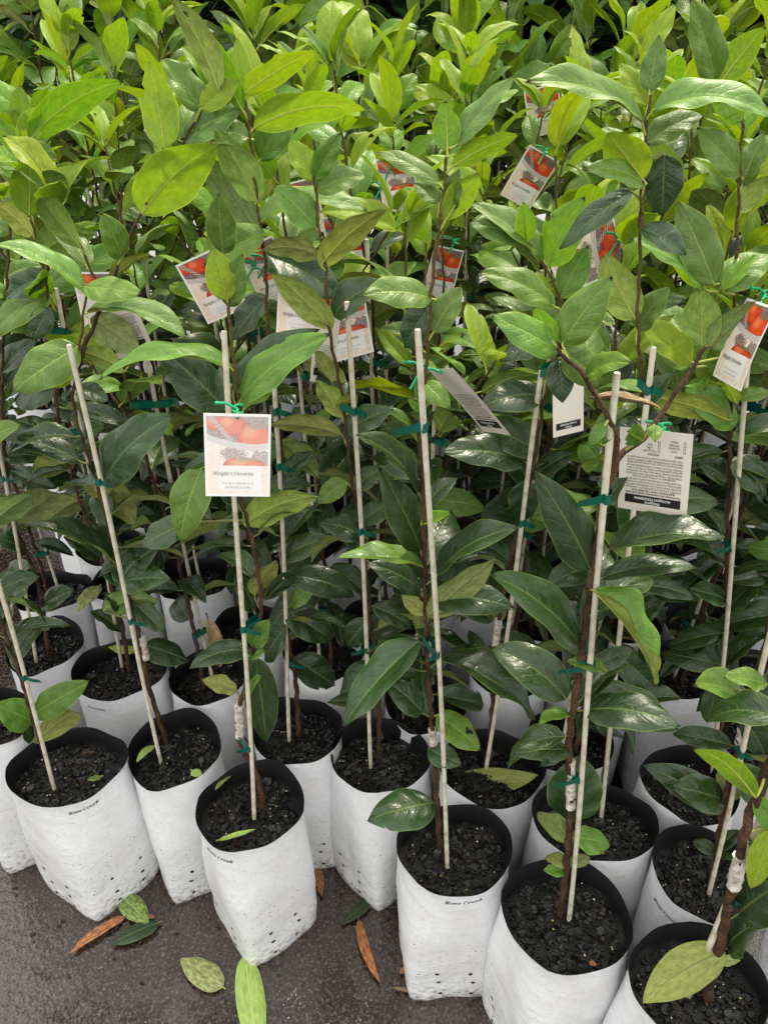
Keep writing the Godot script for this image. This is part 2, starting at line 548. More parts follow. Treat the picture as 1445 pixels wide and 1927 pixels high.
func leaf_mesh(nt: int, ns: int, kind: String, bl: Array, L: float, stalk: PackedVector3Array, thick: float, bites := []) -> ArrayMesh:
	var mesh := ArrayMesh.new()
	begin()
	add_grid(bl[0], bl[1], nt + 1, ns + 1, 1.0)
	eat(bites)
	var top_n := mn.duplicate()
	commit(mesh)
	var two := kind == "o" or kind == "m"
	if two:
		var Q := PackedVector3Array()
		for k in bl[0].size(): Q.append(bl[0][k] - top_n[k] * 0.00035)
		add_grid(Q, bl[1], nt + 1, ns + 1, -1.0)
		eat(bites)
		commit(mesh)
	# stalk, running on as the raised midrib under the blade
	var pts := PackedVector3Array(stalk)
	var rad := PackedFloat32Array()
	for k in pts.size(): rad.append(thick * lerpf(1.25, 1.0, float(k) / maxi(pts.size() - 1, 1)))
	var nn := int(nt * 0.8)
	for i in range(1, nn):
		var t := float(i) / nt
		var c := i * (ns + 1) + ns / 2
		pts.append(bl[0][c] - top_n[c] * (0.0004 + thick * 0.45 * (1.0 - t)))
		rad.append(thick * 0.8 * (1.0 - t * 0.95))
	add_tube(pts, rad, 6)
	commit(mesh)
	return mesh

func leaf_mats(kind: String, pick: int) -> Array:
	var t: Array = mats["top_" + kind]
	if kind == "o" or kind == "m":
		var u: Array = mats["under_" + kind]
		return [t[pick % 4], u[(pick + 1) % 4], mats.stalk_o if kind == "o" else mats.stalk_y]
	return [t[pick % 4], mats.stalk_y]

# One leaf of the current sapling: from the blade's base to its tip, upper face towards n.
func lf(b: Vector3, t: Vector3, n: Vector3, W: float, kind: String, curl: float, fold: float, sway := 0.0, blunt := 0.0, hole := false) -> void:
	var chord := t - b
	var nt := 20
	var ns := 10
	var tw := rng.randf_range(-0.25, 0.25)
	var wv := rng.randf_range(0.03, 0.14)
	var ph := rng.randf() * 6.0
	var one: Array = blade(8, 2, 1.0, 0.3, curl, fold, sway, 0.0, 0.0, 0.0)
	var lc: Vector3 = one[3]
	var L := chord.length() / lc.length()
	var bl: Array = blade(nt, ns, L, W, curl, fold, sway, tw, wv, ph, blunt)
	lc = (bl[3] as Vector3).normalized()
	var lu := (Vector3.UP - lc * lc.y).normalized()
	var lr := lu.cross(lc)
	var d := chord.normalized()
	var wu := (n - d * n.dot(d)).normalized()
	var wr := wu.cross(d)
	var R := Basis(wr, wu, d) * Basis(lr, lu, lc).transposed()
	# the stalk reaches back to the nearest point of the stem, a little lower down
	var best := Vector3(0, 9, 0)
	var bd := 9.0
	for k in stem_pts.size():
		var e := stem_pts[k].distance_to(b + Vector3(0, -0.008, 0))
		if e < bd:
			bd = e; best = stem_pts[k]
	var sp := R.transposed() * (best - b)
	var st := PackedVector3Array()
	for k in 4:
		var f := k / 4.0
		st.append(sp.lerp(Vector3(0, 0, -0.012 * (1.0 - f)), smoothstep(0.0, 1.0, f)) if bd > 0.02 else sp * (1.0 - f))
	st.append(Vector3.ZERO)
	if bd < 0.003: st = PackedVector3Array([Vector3(0, -0.002, -0.006), Vector3.ZERO])
	var bites := []
	if hole: bites = [Vector3(0.42, 0.60, 0.055), Vector3(0.52, 0.66, 0.05)]
	elif rng.randf() < 0.16: bites = [Vector3(1.1 if rng.randf() < 0.5 else -1.1, rng.randf_range(0.3, 0.85), rng.randf_range(0.06, 0.10))]
	var o := part("leaf", leaf_mesh(nt, ns, kind, bl, L, st, clampf(0.0011 + 0.006 * bd, 0.0011, 0.002), bites), cur, leaf_mats(kind, rng.randi() % 4))
	o.transform = Transform3D(R, b)

# Shared leaves for the saplings behind: 0.12 m blades on a 0.013 m stalk, origin at the stem.
func make_pool() -> void:
	for kind in ["o", "m", "y", "b"]:
		var row := []
		for k in 9:
			var W := 0.12 * rng.randf_range(0.37, 0.54)
			var curl := rng.randf_range(0.5, 1.5) if kind != "y" else rng.randf_range(0.3, 1.25)
			var bites := []
			if k % 4 == 1: bites = [Vector3(1.1 if k % 8 == 1 else -1.1, rng.randf_range(0.3, 0.9), rng.randf_range(0.08, 0.12))]
			if k == 6: bites = [Vector3(0.3, 0.55, 0.06)]
			var bl: Array = blade(12, 8, 0.12, W, curl, rng.randf_range(0.15, 0.85), rng.randf_range(-0.5, 0.5), rng.randf_range(-0.7, 0.7), rng.randf_range(0.03, 0.15), rng.randf() * 6.0, 0.0, 0.013)
			row.append(leaf_mesh(12, 8, kind, bl, 0.12, PackedVector3Array([Vector3(0, -0.003, -0.001), Vector3(0, -0.001, 0.006), Vector3(0, 0, 0.0128)]), 0.0012, bites))
		leaf_pool[kind] = row
		for q in row: pooled[q] = true

func pool_leaf(parent: Node3D, at: Vector3, az: float, elev: float, roll: float, size: float, kind: String) -> void:
	var o := part("leaf", leaf_pool[kind][rng.randi() % 9], parent, leaf_mats(kind, rng.randi() % 4))
	var bas := Basis(Vector3.UP, az) * Basis(Vector3.RIGHT, -elev) * Basis(Vector3.BACK, roll)
	o.transform = Transform3D(bas.scaled(Vector3.ONE * size), at)

# ---------------------------------------------------------------- grow bags
const BAG_H := 0.335
const SOIL_Y := 0.303

func bag_r(kind: int, th: float, v: float) -> float:
	var k := float(kind)
	var n := lerpf(6.5, 2.2, smoothstep(0.0, 0.9, v))
	var a := lerpf(0.0735, 0.0835, smoothstep(0.0, 0.7, v))
	var r := a / pow(pow(absf(cos(th)), n) + pow(absf(sin(th)), n), 1.0 / n)
	r = minf(r, a * 1.30)
	r *= 1.0 + v * (0.030 * sin(2.0 * th + k * 1.9) + 0.020 * sin(3.0 * th + k * 2.7)) + (1.0 - v) * 0.02 * sin(2.0 * th + k)
	r += 0.0014 * sin(5.0 * th + 7.0 * v + k) * (1.0 - v) + 0.0007 * sin(3.0 * th - 22.0 * v + k * 2.0) * (1.0 - 0.8 * v) + 0.0003 * sin(7.0 * th + 31.0 * v + k)
	var off := fposmod(th + PI / 4.0, PI / 2.0) - PI / 4.0          # from the middle of a side
	var cr := fposmod(th, PI / 2.0) - PI / 4.0                         # from a corner
	r += 0.0030 * exp(-cr * cr / 0.004) * (1.0 - 0.75 * v)
	if k > 2.0: r -= 0.0022 * exp(-off * off / 0.006) * sin(PI * minf(v * 1.15, 1.0))
	r *= 1.0 - 0.06 * pow(1.0 - minf(v / 0.07, 1.0), 2.0)
	r += 0.0022 * smoothstep(0.965, 1.0, v)
	return r

func bag_y(kind: int, th: float, v: float) -> float:
	var k := float(kind)
	return v * BAG_H + pow(v, 5.0) * (0.005 * sin(2.0 * th + k * 2.2) + 0.003 * sin(3.0 * th + k) + 0.002 * sin(7.0 * th + k * 3.0))

func bag_p(kind: int, th: float, v: float, out := 0.0) -> Vector3:
	var r := bag_r(kind, th, v) + out
	return Vector3(sin(th) * r, bag_y(kind, th, v), cos(th) * r)

func make_bags() -> void:
	for kind in 6:
		var m := ArrayMesh.new()
		var P := PackedVector3Array()
		var U := PackedVector2Array()
		var nr := 26
		var nc := 64
		for i in nr + 1:
			var v := float(i) / nr
			for j in nc + 1:
				var th := TAU * j / nc
				P.append(bag_p(kind, th, v)); U.append(Vector2(float(j) / nc, v))
		begin()
		add_grid(P, U, nr + 1, nc + 1, -1.0, true)
		# foot
		var c := mv.size()
		mv.append(Vector3(0, 0.001, 0)); mn.append(Vector3.DOWN); mu.append(Vector2.ZERO); mc.append(Color.WHITE)
		for j in nc + 1:
			mv.append(P[j]); mn.append(Vector3.DOWN); mu.append(Vector2(float(j) / nc, 0.01)); mc.append(Color.WHITE)
		for j in nc: mi.append_array(PackedInt32Array([c, c + 1 + j, c + 2 + j]))
		commit(m)
		P = PackedVector3Array(); U = PackedVector2Array()
		for i in 5:
			var v := 1.0 - float(i) / nr
			for j in nc + 1:
				var th := TAU * j / nc
				P.append(bag_p(kind, th, v, -0.0022 if i > 0 else 0.0)); U.append(Vector2(float(j) / nc, v))
		begin()
		add_grid(P, U, 5, nc + 1, -1.0, true)
		commit(m)
		bag_pool.append(m)
	for kind in 6:
		var r := RandomNumberGenerator.new()
		r.seed = 900 + kind
		var hn := noise(40 + kind, 26.0, 3)
		var m := ArrayMesh.new()
		begin()
		var P := PackedVector3Array()
		var U := PackedVector2Array()
		for i in 11:
			for j in 33:
				var th := TAU * j / 32
				var q := (bag_r(kind, th, 0.905) - 0.0012) * i / 10.0
				var p := Vector3(sin(th) * q, 0, cos(th) * q)
				p.y = 0.005 * hn.get_noise_2d(p.x, p.z) - 0.005 * pow(i / 10.0, 2.0)
				P.append(p); U.append(Vector2(p.x, p.z) * 10.0)
		add_grid(P, U, 11, 33, -1.0, true, Color(0.007, 0.0065, 0.006))
		for n in 420:
			var th := r.randf() * TAU
			var q := (bag_r(kind, th, 0.905) - 0.0125) * sqrt(r.randf())
			var p := Vector3(sin(th) * q, 0, cos(th) * q)
			p.y = 0.005 * hn.get_noise_2d(p.x, p.z) - 0.005 * pow(q / 0.083, 2.0) + r.randf_range(0.0, 0.004)
			var big := r.randf_range(0.0022, 0.0060) * (1.7 if r.randf() < 0.14 else 1.0)
			var bas := Basis(Vector3(r.randf_range(-1, 1), r.randf_range(-1, 1), r.randf_range(-1, 1)).normalized(), r.randf_range(0.0, 0.9)) * Basis(Vector3.UP, r.randf() * TAU)
			var sh := 0.004 + 0.020 * pow(r.randf(), 1.8)
			var tone := Color(sh, sh * 0.95, sh * 0.93)
			if r.randf() < 0.03: tone = Color(0.045, 0.024, 0.014)
			var fibre := r.randf() < 0.06
			chip(p, bas, big * (1.8 if fibre else 1.0), big * (0.12 if fibre else r.randf_range(0.45, 0.9)), r.randf_range(0.0007, 0.0020), Color(0.07, 0.05, 0.03) if fibre else tone, r)
		for n in 9:                                # slow-release beads
			var q := 0.075 * sqrt(r.randf())
			var th := r.randf() * TAU
			var p := Vector3(sin(th) * q, 0.0045 + 0.004 * hn.get_noise_2d(sin(th) * q, cos(th) * q), cos(th) * q)
			bead(p, r.randf_range(0.0011, 0.0017), Color(0.62, 0.60, 0.52) if r.randf() < 0.6 else Color(0.52, 0.46, 0.16))
		commit(m)
		soil_pool.append(m)

func chip(p: Vector3, bas: Basis, a: float, b: float, h: float, col: Color, r: RandomNumberGenerator) -> void:
	var ring := []
	for k in 5:
		var g := TAU * (k + r.randf_range(-0.3, 0.3)) / 5.0
		ring.append(Vector3(cos(g) * a, 0, sin(g) * b))
	for k in 5:
		var u: Vector3 = ring[k]
		var w: Vector3 = ring[(k + 1) % 5]
		var up := Vector3(0, h, 0)
		tri(p + bas * up, p + bas * (w * 0.9 + up), p + bas * (u * 0.9 + up), col)
		tri(p + bas * (u * 0.9 + up), p + bas * (w * 0.9 + up), p + bas * (w - up), col)
		tri(p + bas * (u * 0.9 + up), p + bas * (w - up), p + bas * (u - up), col)

func bead(p: Vector3, r: float, col: Color) -> void:
	for k in 6:
		var g := TAU * k / 6.0
		var h := TAU * (k + 1) / 6.0
		var a := p + Vector3(cos(g), 0, sin(g)) * r
		var b := p + Vector3(cos(h), 0, sin(h)) * r
		tri(p + Vector3(0, r, 0), b, a, col)
		tri(p - Vector3(0, r, 0), a, b, col)

func bag(parent: Node3D, kind: int, yaw: float, wide: float, deep: float, holes: bool) -> void:
	var o := part("grow_bag", bag_pool[kind], parent, [mats.film, mats.lining])
	o.basis = Basis.from_scale(Vector3(wide, 1.0, deep)) * Basis(Vector3.UP, yaw)
	bag_node = o
	bag_yaw = yaw
	bag_kind = kind
	var s := part("potting_mix", soil_pool[kind], parent, [mats.soil])
	s.transform = Transform3D(o.basis, Vector3(0, SOIL_Y, 0))
	s.set_meta("kind", "stuff")
	if holes:
		for side in 4:
			for k in 6:
				var th := side * PI / 2.0 + (k % 2 - 0.5) * 0.66 + rng.randf_range(-0.06, 0.06)
				var v := 0.075 + 0.105 * float(k / 2) + rng.randf_range(-0.02, 0.02)
				begin()
				var rr := rng.randf_range(0.0030, 0.0038)
				var c := mv.size()
				var nrm := bag_p(kind, th, v, 1.0) - bag_p(kind, th, v)
				mv.append(bag_p(kind, th, v, 0.0007)); mn.append(nrm); mu.append(Vector2.ZERO); mc.append(Color.WHITE)
				for j in 13:
					var g := TAU * j / 12
					var w := 1.0 + 0.15 * sin(2.0 * g + k)
					mv.append(bag_p(kind, th + cos(g) * rr * w / 0.08, v + sin(g) * rr * w / BAG_H, 0.0007)); mn.append(nrm); mu.append(Vector2.ZERO); mc.append(Color.WHITE)
				for j in 12: mi.append_array(PackedInt32Array([c, c + 2 + j, c + 1 + j]))
				var m := ArrayMesh.new()
				commit(m)
				part("drainage_hole", m, o, [mats.hole])

# flat print: a line of type as a thin mesh, slanted for an italic
func type_mesh(text: String, height: float, bold := false, slant := 0.0, face := "Droid Serif", step := 0.5) -> ArrayMesh:
	var tm := TextMesh.new()
	var f := SystemFont.new()
	f.font_names = PackedStringArray([face])
	f.font_weight = 700 if bold else 400
	tm.font = f
	tm.text = text
	tm.font_size = 32
	tm.pixel_size = height / 23.0          # cap height of 32 px type is about 23 px
	tm.depth = 0.0
	tm.curve_step = step * 4.0
	var a: Array = tm.surface_get_arrays(0)
	var vs: PackedVector3Array = a[Mesh.ARRAY_VERTEX]
	if slant != 0.0:
		for k in vs.size(): vs[k].x += vs[k].y * slant
	a[Mesh.ARRAY_VERTEX] = vs
	var m := ArrayMesh.new()
	m.add_surface_from_arrays(Mesh.PRIMITIVE_TRIANGLES, a)
	return m

# "Ross Creek" on a bag: th is where on the wall (0 faces +z before the bag is turned), tilt turns the line
func bag_print(th: float, v: float, height: float, tilt: float, sticker := false) -> void:
	var th0 := th - bag_yaw
	var m := type_mesh("Ross Creek", height, true, 0.22)
	var a: Array = m.surface_get_arrays(0)
	var vs: PackedVector3Array = a[Mesh.ARRAY_VERTEX]
	var ns := PackedVector3Array()
	for k in vs.size():
		var p := Vector2(vs[k].x, vs[k].y).rotated(tilt)
		var g := th0 + p.x / 0.085
		var vv := v + p.y / BAG_H
		vs[k] = bag_p(bag_kind, g, vv, 0.0011)
		ns.append(Vector3(sin(g), 0, cos(g)))
	a[Mesh.ARRAY_VERTEX] = vs
	a[Mesh.ARRAY_NORMAL] = ns
	a[Mesh.ARRAY_TANGENT] = null
	var out := ArrayMesh.new()
	out.add_surface_from_arrays(Mesh.PRIMITIVE_TRIANGLES, a)
	part("printed_name", out, bag_node, [mats.ink])
	if sticker:
		var P := PackedVector3Array()
		var U := PackedVector2Array()
		for i in 4:
			for j in 13:
				var p := Vector2(lerpf(-0.022, 0.026, j / 12.0), lerpf(-0.0075, 0.0085, i / 3.0)).rotated(tilt)
				P.append(bag_p(bag_kind, th0 + p.x / 0.085, v + p.y / BAG_H, 0.0007)); U.append(Vector2(j / 12.0, i / 3.0))
		begin()
		add_grid(P, U, 4, 13, -1.0)
		var sm := ArrayMesh.new()
		commit(sm)
		part("paper_sticker", sm, bag_node, [mats.sticker])

# ---------------------------------------------------------------- stems, stakes, ties
func stem(pts: Array, r0: float, r1: float, called := "stem", young := 0.6) -> void:
	var P := PackedVector3Array()
	for p in pts: P.append(p)
	var c := Curve3D.new()
	for k in P.size():
		var d := (P[mini(k + 1, P.size() - 1)] - P[maxi(k - 1, 0)]) * 0.17
		c.add_point(P[k], -d, d)
	var n := maxi(int(c.get_baked_length() / 0.012), 5)
	var Q := PackedVector3Array()
	var R := PackedFloat32Array()
	var C := PackedColorArray()
	for k in n + 1:
		var f := float(k) / n
		var q := c.sample_baked(f * c.get_baked_length(), true)
		if k > 0: q += Vector3(sin(k * 1.9 + r0 * 900.0), 0, cos(k * 1.3 + P[0].x * 90.0)) * 0.0012
		Q.append(q)
		stem_pts.append(q)
		var knot := 1.0 + (0.22 if k % 4 == 0 else 0.0) * rng.randf_range(0.4, 1.0)
		R.append(lerpf(r0, r1, pow(f, 0.8)) * knot * 0.78)
		var brown := Color(0.150, 0.082, 0.046).lerp(Color(0.050, 0.031, 0.022), rng.randf())
		C.append(brown.lerp(Color(0.13, 0.105, 0.035), (smoothstep(young, 1.0, f) if young < 1.0 else 0.0) * (0.9 if called == "stem" else 0.6)))
	begin()
	add_tube(Q, R, 9, C, true, 0.06)
	var m := ArrayMesh.new()
	commit(m)
	part(called, m, cur, [mats.bark])

func stake(a: Vector3, b: Vector3, r := 0.0034) -> void:
	begin()
	var P := PackedVector3Array()
	var R := PackedFloat32Array()
	for k in 13:
		var f := k / 12.0
		P.append(a.lerp(b, f) + Vector3(sin(f * 5.0 + a.x * 90.0), 0, cos(f * 4.0 + a.z * 70.0)) * 0.0024)
		R.append(r * (1.0 + 0.05 * sin(f * 23.0 + a.x * 50.0)))
	P.append(P[12] + (b - a).normalized() * 0.0006)
	R.append(r * 0.78)
	add_tube(P, R, 10, PackedColorArray(), true)
	var m := ArrayMesh.new()
	commit(m)
	stake_node = part("stake", m, cur, [mats.stake])

# green tie tape round stake (a) and stem (b); tail is the direction of the loose end
func tie(a: Vector3, b: Vector3, tail: Vector3, ra := 0.0040, rb := 0.0050, h := 0.011) -> void:
	var d := b - a
	d.y = 0.0
	var gap := d.length()
	d = d.normalized() if gap > 1e-5 else Vector3.RIGHT
	var s := Vector3(-d.z, 0, d.x)
	var ring := PackedVector3Array()
	for k in 9:
		var g := PI / 2.0 + PI * k / 8.0
		ring.append(a + (d * cos(g) + s * sin(g)) * ra)
	for k in 9:
		var g := -PI / 2.0 + PI * k / 8.0
		ring.append(Vector3(b.x, a.y, b.z) + (d * cos(g) + s * sin(g)) * rb)
	ring.append(ring[0])
	begin()
	var P := PackedVector3Array()
	var U := PackedVector2Array()
	for i in 2:
		for k in ring.size():
			var tw := 0.0012 * sin(k * 0.9)
			P.append(ring[k] + Vector3(0, (i - 0.5) * h + tw, 0)); U.append(Vector2(k, i))
	add_grid(P, U, 2, ring.size(), 1.0, true)
	P = PackedVector3Array(); U = PackedVector2Array()
	if tail.length() > 0.001:
		var e := tail.normalized()
		var at := a + e * ra * 0.9
		for i in 2:
			for k in 5:
				var f := k / 4.0
				P.append(at + tail * f + Vector3(0, (i - 0.5) * h * 0.95 - 0.007 * f * f, 0.003 * sin(f * 4.0) + (i - 0.5) * 0.005 * f)); U.append(Vector2(k, i))
		add_grid(P, U, 2, 5, 1.0)
	var m := ArrayMesh.new()
	commit(m)
	part("tie_tape", m, stake_node, [mats.tape])

func graft(a: Vector3, b: Vector3, r: float) -> void:
	begin()
	var P := PackedVector3Array()
	var R := PackedFloat32Array()
	for k in 12:
		P.append(a.lerp(b, k / 11.0)); R.append(r * rng.randf_range(0.80, 1.06))
	add_tube(P, R, 10, PackedColorArray(), true, 0.10)
	var m := ArrayMesh.new()
	commit(m)
	part("grafting_tape", m, cur, [mats.graft])

func pot(label: String, x: float, z: float, kind: int, yaw: float, wide: float, deep: float, group := "") -> void:
	cur = thing("potted_sapling", Vector3(x, 0, z), label, "potted plant", group)
	stem_pts = PackedVector3Array()
	bag(cur, kind, yaw, wide, deep, true)

# ---------------------------------------------------------------- plant labels (cards tied on)
# c: middle, ex/ey: directions of the card's width and height, front shows the printed fruit, else the back with its small type
func plant_tag(c: Vector3, ex: Vector3, ey: Vector3, w: float, h: float, front: bool, label: String, bend: float, lines: int, gap := 0.03) -> void:
	var ez := ex.cross(ey).normalized()
	var o := thing("plant_label", c, label, "plant label", "card labels tied to the saplings")
	o.set_meta("gap", gap)
	o.basis = Basis(ex.normalized(), ey.normalized(), ez)
	var m := ArrayMesh.new()
	for side in 2:
		begin()
		var P := PackedVector3Array()
		var U := PackedVector2Array()
		for i in 9:
			for j in 7:
				var x := (j / 6.0 - 0.5) * w
				var y := (i / 8.0 - 0.5) * h
				P.append(card_p(x, y, h, bend) + Vector3(0, 0, 0.0 if side == 0 else -0.0004))
				U.append(Vector2(j / 6.0, 1.0 - i / 8.0))
		add_grid(P, U, 9, 7, -1.0 if side == 0 else 1.0)
		commit(m)
	part("card", m, o, [(mats.card_overexposed if lines == 1 else mats.card_print) if front else mats.card_back, mats.card_back if front else mats.card_white])
	if front:
		words(o, "Wright's Favorite", -0.005 * w / 0.073, -0.22 * h, 0.058 * w, true, 0.24, w, h, bend, mats.ink_pale if lines == 1 else mats.ink_soft, "Droid Serif", 0.62 * w)  # the overexposed card gets paler title ink, its glare painted into the letters
		words(o, "P E R S I M M O N", 0.0, -0.335 * h, 0.034 * w, false, 0.0, w, h, bend, mats.ink_pale, "Droid Sans", 0.48 * w)
		words(o, "DIOSPYROS KAKI", 0.0, -0.385 * h, 0.028 * w, false, 0.0, w, h, bend, mats.ink_pale, "Droid Sans", 0.40 * w)
	else:
		# printed the other way up, with the name in a black bar
		var bm := ArrayMesh.new()
		begin()
		var P := PackedVector3Array()
		var U := PackedVector2Array()
		for i in 3:
			for j in 5:
				P.append(card_p((j / 4.0 - 0.5) * w * 0.80, (-0.405 + 0.105 * (i / 2.0)) * h, h, bend) + Vector3(0, 0, 0.00025)); U.append(Vector2(j, i))
		add_grid(P, U, 3, 5, -1.0)
		commit(bm)
		part("name_bar", bm, o, [mats.bar])
		words(o, "Diospyros", 0.0, -0.380 * h, 0.042 * w, true, 0.24, w, h, bend, mats.card_white, "Droid Sans", 0.22 * w, true)
		words(o, "Astringent PERSIMMON", 0.0, -0.333 * h, 0.042 * w, true, 0.12, w, h, bend, mats.card_white, "Droid Sans", 0.52 * w, true)
		var text := ["Persimmons are ornamental, hardy trees with", "good Autumn colour and edible fruit.", "FEATURES: Deciduous tree growing to 5m, fruiting late", "May after leaves yearly. Fruit should have a jam-like", "before being consumed. Fruit can be dried or cooked.", "The dried leaves of the tree are used for making tea", "southern in China and Korea.", "CONDITIONS: They grow well both in the subtropical", "temperate climates. Preferring a deep rich well drained", "position protected from winds, in full sun is best.", "FOR BEST RESULTS: Plant in a well prepared moist soil", "the bud union is at least 10cm above soil level. Water", "keep moist until established. Apply a fertiliser annually", "Only a light pruning is required as persimmons grow on"]
		for k in mini(lines, text.size()):
			words(o, text[k], 0.0, (-0.272 + 0.0335 * k) * h, 0.021 * w, k < 2, 0.0, w, h, bend, mats.ink, "Droid Sans", (0.62 if k == 1 or k == 6 else 0.78) * w, true)
		if lines > 12:
			words(o, "VARIETY", 0.33 * w, 0.215 * h, 0.024 * w, true, 0.0, w, h, bend, mats.ink, "Droid Sans", 0.11 * w, true)
			words(o, "ROOTSTOCK", -0.02 * w, 0.215 * h, 0.024 * w, true, 0.0, w, h, bend, mats.ink, "Droid Sans", 0.15 * w, true)
			var va := ["Hyakume", "Flat Seedless", "Nightingale", "Tanenashi"]
			var ro := ["Diosp - v. seed", "Grafted", "Budded", ""]
			for k in 4:
				words(o, va[k], 0.26 * w, (0.275 + 0.037 * k) * h, 0.024 * w, false, 0.0, w, h, bend, mats.ink, "Droid Sans", 0.012 * w * va[k].length(), true)
				if ro[k]: words(o, ro[k], -0.07 * w, (0.255 + 0.037 * k) * h, 0.024 * w, false, 0.0, w, h, bend, mats.ink, "Droid Sans", 0.012 * w * ro[k].length(), true)
				for q in [Vector2(0.40, 0.275), Vector2(0.055, 0.255)]:
					box_outline(o, q.x * w, (q.y + 0.037 * k) * h, 0.034 * w, h, bend)

func card_p(x: float, y: float, h: float, bend: float) -> Vector3:
	var f := y / h + 0.5
	return Vector3(x, y, bend * h * (f * f - f) + bend * 0.3 * x * (1.0 - f))

func box_outline(o: Node3D, x: float, y: float, s: float, h: float, bend: float) -> void:
	begin()
	for e in 4:
		var a := Vector2(x, y) + Vector2(-s, -s).rotated(e * PI / 2.0) * 0.5
		var b := Vector2(x, y) + Vector2(s, -s).rotated(e * PI / 2.0) * 0.5
		var c := a.lerp(Vector2(x, y), 0.28)
		var d := b.lerp(Vector2(x, y), 0.28)
		var q := []
		for p in [a, b, d, c]: q.append(card_p(p.x, p.y, h, bend) + Vector3(0, 0, 0.00025))
		tri(q[0], q[2], q[1], Color.WHITE); tri(q[0], q[3], q[2], Color.WHITE)
	var m := ArrayMesh.new()
	commit(m)
	part("tick_box", m, o, [mats.ink])

func words(o: Node3D, text: String, x: float, y: float, height: float, bold: bool, slant: float, w: float, h: float, bend: float, mat: Material, face: String, width: float, turned := false) -> void:
	var m := type_mesh(text, height, bold, slant, face, 1.0)
	var a: Array = m.surface_get_arrays(0)
	var vs: PackedVector3Array = a[Mesh.ARRAY_VERTEX]
	var box := m.get_aabb()
	var k := minf(width / box.size.x, 1.4)
	for q in vs.size():
		var p := Vector2((vs[q].x - box.get_center().x) * k, vs[q].y - box.get_center().y)
		if turned: p = -p
		vs[q] = card_p(x + p.x, y + p.y, h, bend) + Vector3(0, 0, 0.0005)
	a[Mesh.ARRAY_VERTEX] = vs
	a[Mesh.ARRAY_TANGENT] = null
	var out := ArrayMesh.new()
	out.add_surface_from_arrays(Mesh.PRIMITIVE_TRIANGLES, a)
	part("lettering", out, o, [mat])

# twine: from the card's hole to the stem, with a knot and two loose ends. Added as a part of the last label.
func twine(a: Vector3, b: Vector3) -> void:
	var o: Node3D = get_child(get_child_count() - 1)
	var inv := o.transform.affine_inverse()
	begin()
	var up := Vector3(0, 0.012, 0)
	var e1 := b + Vector3(-0.022, 0.010, 0.006)
	var e2 := b + Vector3(-0.014, -0.020, 0.008)
	for run in [[a, a.lerp(b, 0.5) + up * 0.2, b], [b, b.lerp(e1, 0.5) + up * 0.3, e1], [b, b.lerp(e2, 0.5) + up * 0.2, e2]]:
		var P := PackedVector3Array()
		for p in run: P.append(inv * (p as Vector3))
		add_tube(P, PackedFloat32Array([0.0017, 0.0015, 0.0019]), 6)
	var K := PackedVector3Array()
	for k in 10:
		var g := TAU * k / 9.0
		K.append(inv * (b + Vector3(cos(g) * 0.0052, 0.001 * k - 0.004, sin(g) * 0.0052)))
	var R := PackedFloat32Array()
	for k in 10: R.append(0.0015)
	add_tube(K, R, 6)
	var m := ArrayMesh.new()
	commit(m)
	part("green_twine", m, o, [mats.twine])

# ---------------------------------------------------------------- the rows behind
# A whole potted sapling at the origin. low: the height under which it carries no leaves.
func proto(sd: int, low: float, full: bool) -> Node3D:
	rng.seed = sd
	var o := Node3D.new()
	o.name = "potted_sapling"
	cur = o
	stem_pts = PackedVector3Array()
	var sz := rng.randf_range(0.90, 0.99)
	bag(o, sd % 6, rng.randf() * TAU, sz, sz, false)
	var top := rng.randf_range(1.16, 1.36)
	var lean := Vector3(rng.randf_range(-0.06, 0.06), 0, rng.randf_range(-0.06, 0.06))
	var P := []
	for k in 8:
		var f := k / 7.0
		P.append(Vector3(0.014, lerpf(SOIL_Y - 0.01, top, f), 0) + lean * f * f + Vector3(rng.randf_range(-1, 1), 0, rng.randf_range(-1, 1)) * 0.010 * f)
	stem(P, 0.0058, 0.0022)
	var main := stem_pts.duplicate()
	stake(Vector3(-0.008, SOIL_Y - 0.02, 0.004), Vector3(-0.004 + lean.x * 0.3, rng.randf_range(0.98, 1.12), lean.z * 0.3 + 0.004), 0.0033)
	if full:
		for y in [0.44, 0.66, 0.90]:
			var f: float = (y - SOIL_Y) / (top - SOIL_Y)
			tie(Vector3(-0.007, y, 0.004), main[int(f * (main.size() - 1))], Vector3(rng.randf_range(-0.02, 0.02), 0.002, rng.randf_range(0.0, 0.016)))
	var az := rng.randf() * TAU
	var n := main.size()
	var step := 2 if full else 3
	for k in range(5 if low < 0.45 else 9, n, step):
		var f := float(k) / (n - 1)
		var p: Vector3 = main[k]
		az += 2.4 + rng.randf_range(-0.3, 0.3)
		if p.y < low or rng.randf() < 0.04: continue
		spray(o, p, az, f)
	# side shoots in the upper half
	for q in rng.randi_range(1, 3):
		var k0 := int(n * rng.randf_range(0.50, 0.82))
		var a := rng.randf() * TAU
		var out := Vector3(sin(a), 1.15, cos(a)).normalized()
		var len := rng.randf_range(0.14, 0.28)
		var B := []
		for k in 4: B.append(main[k0] + out * len * k / 3.0 + Vector3(0, 0.03, 0) * pow(k / 3.0, 2.0))
		var before := stem_pts.size()
		stem(B, 0.0030, 0.0017, "branch", 0.3)
		var aa := rng.randf() * TAU
		for k in range(before + 5, stem_pts.size(), 3):
			aa += 2.4
			spray(o, stem_pts[k], aa, 0.62 + 0.38 * float(k - before) / (stem_pts.size() - before))
	# closing tuft
	for k in 3:
		pool_leaf(o, main[n - 1], az + k * 2.1, rng.randf_range(0.35, 1.15), rng.randf_range(-0.4, 0.4), rng.randf_range(0.62, 0.95) * big, "y" if rng.randf() < 0.7 else "b")
	return o

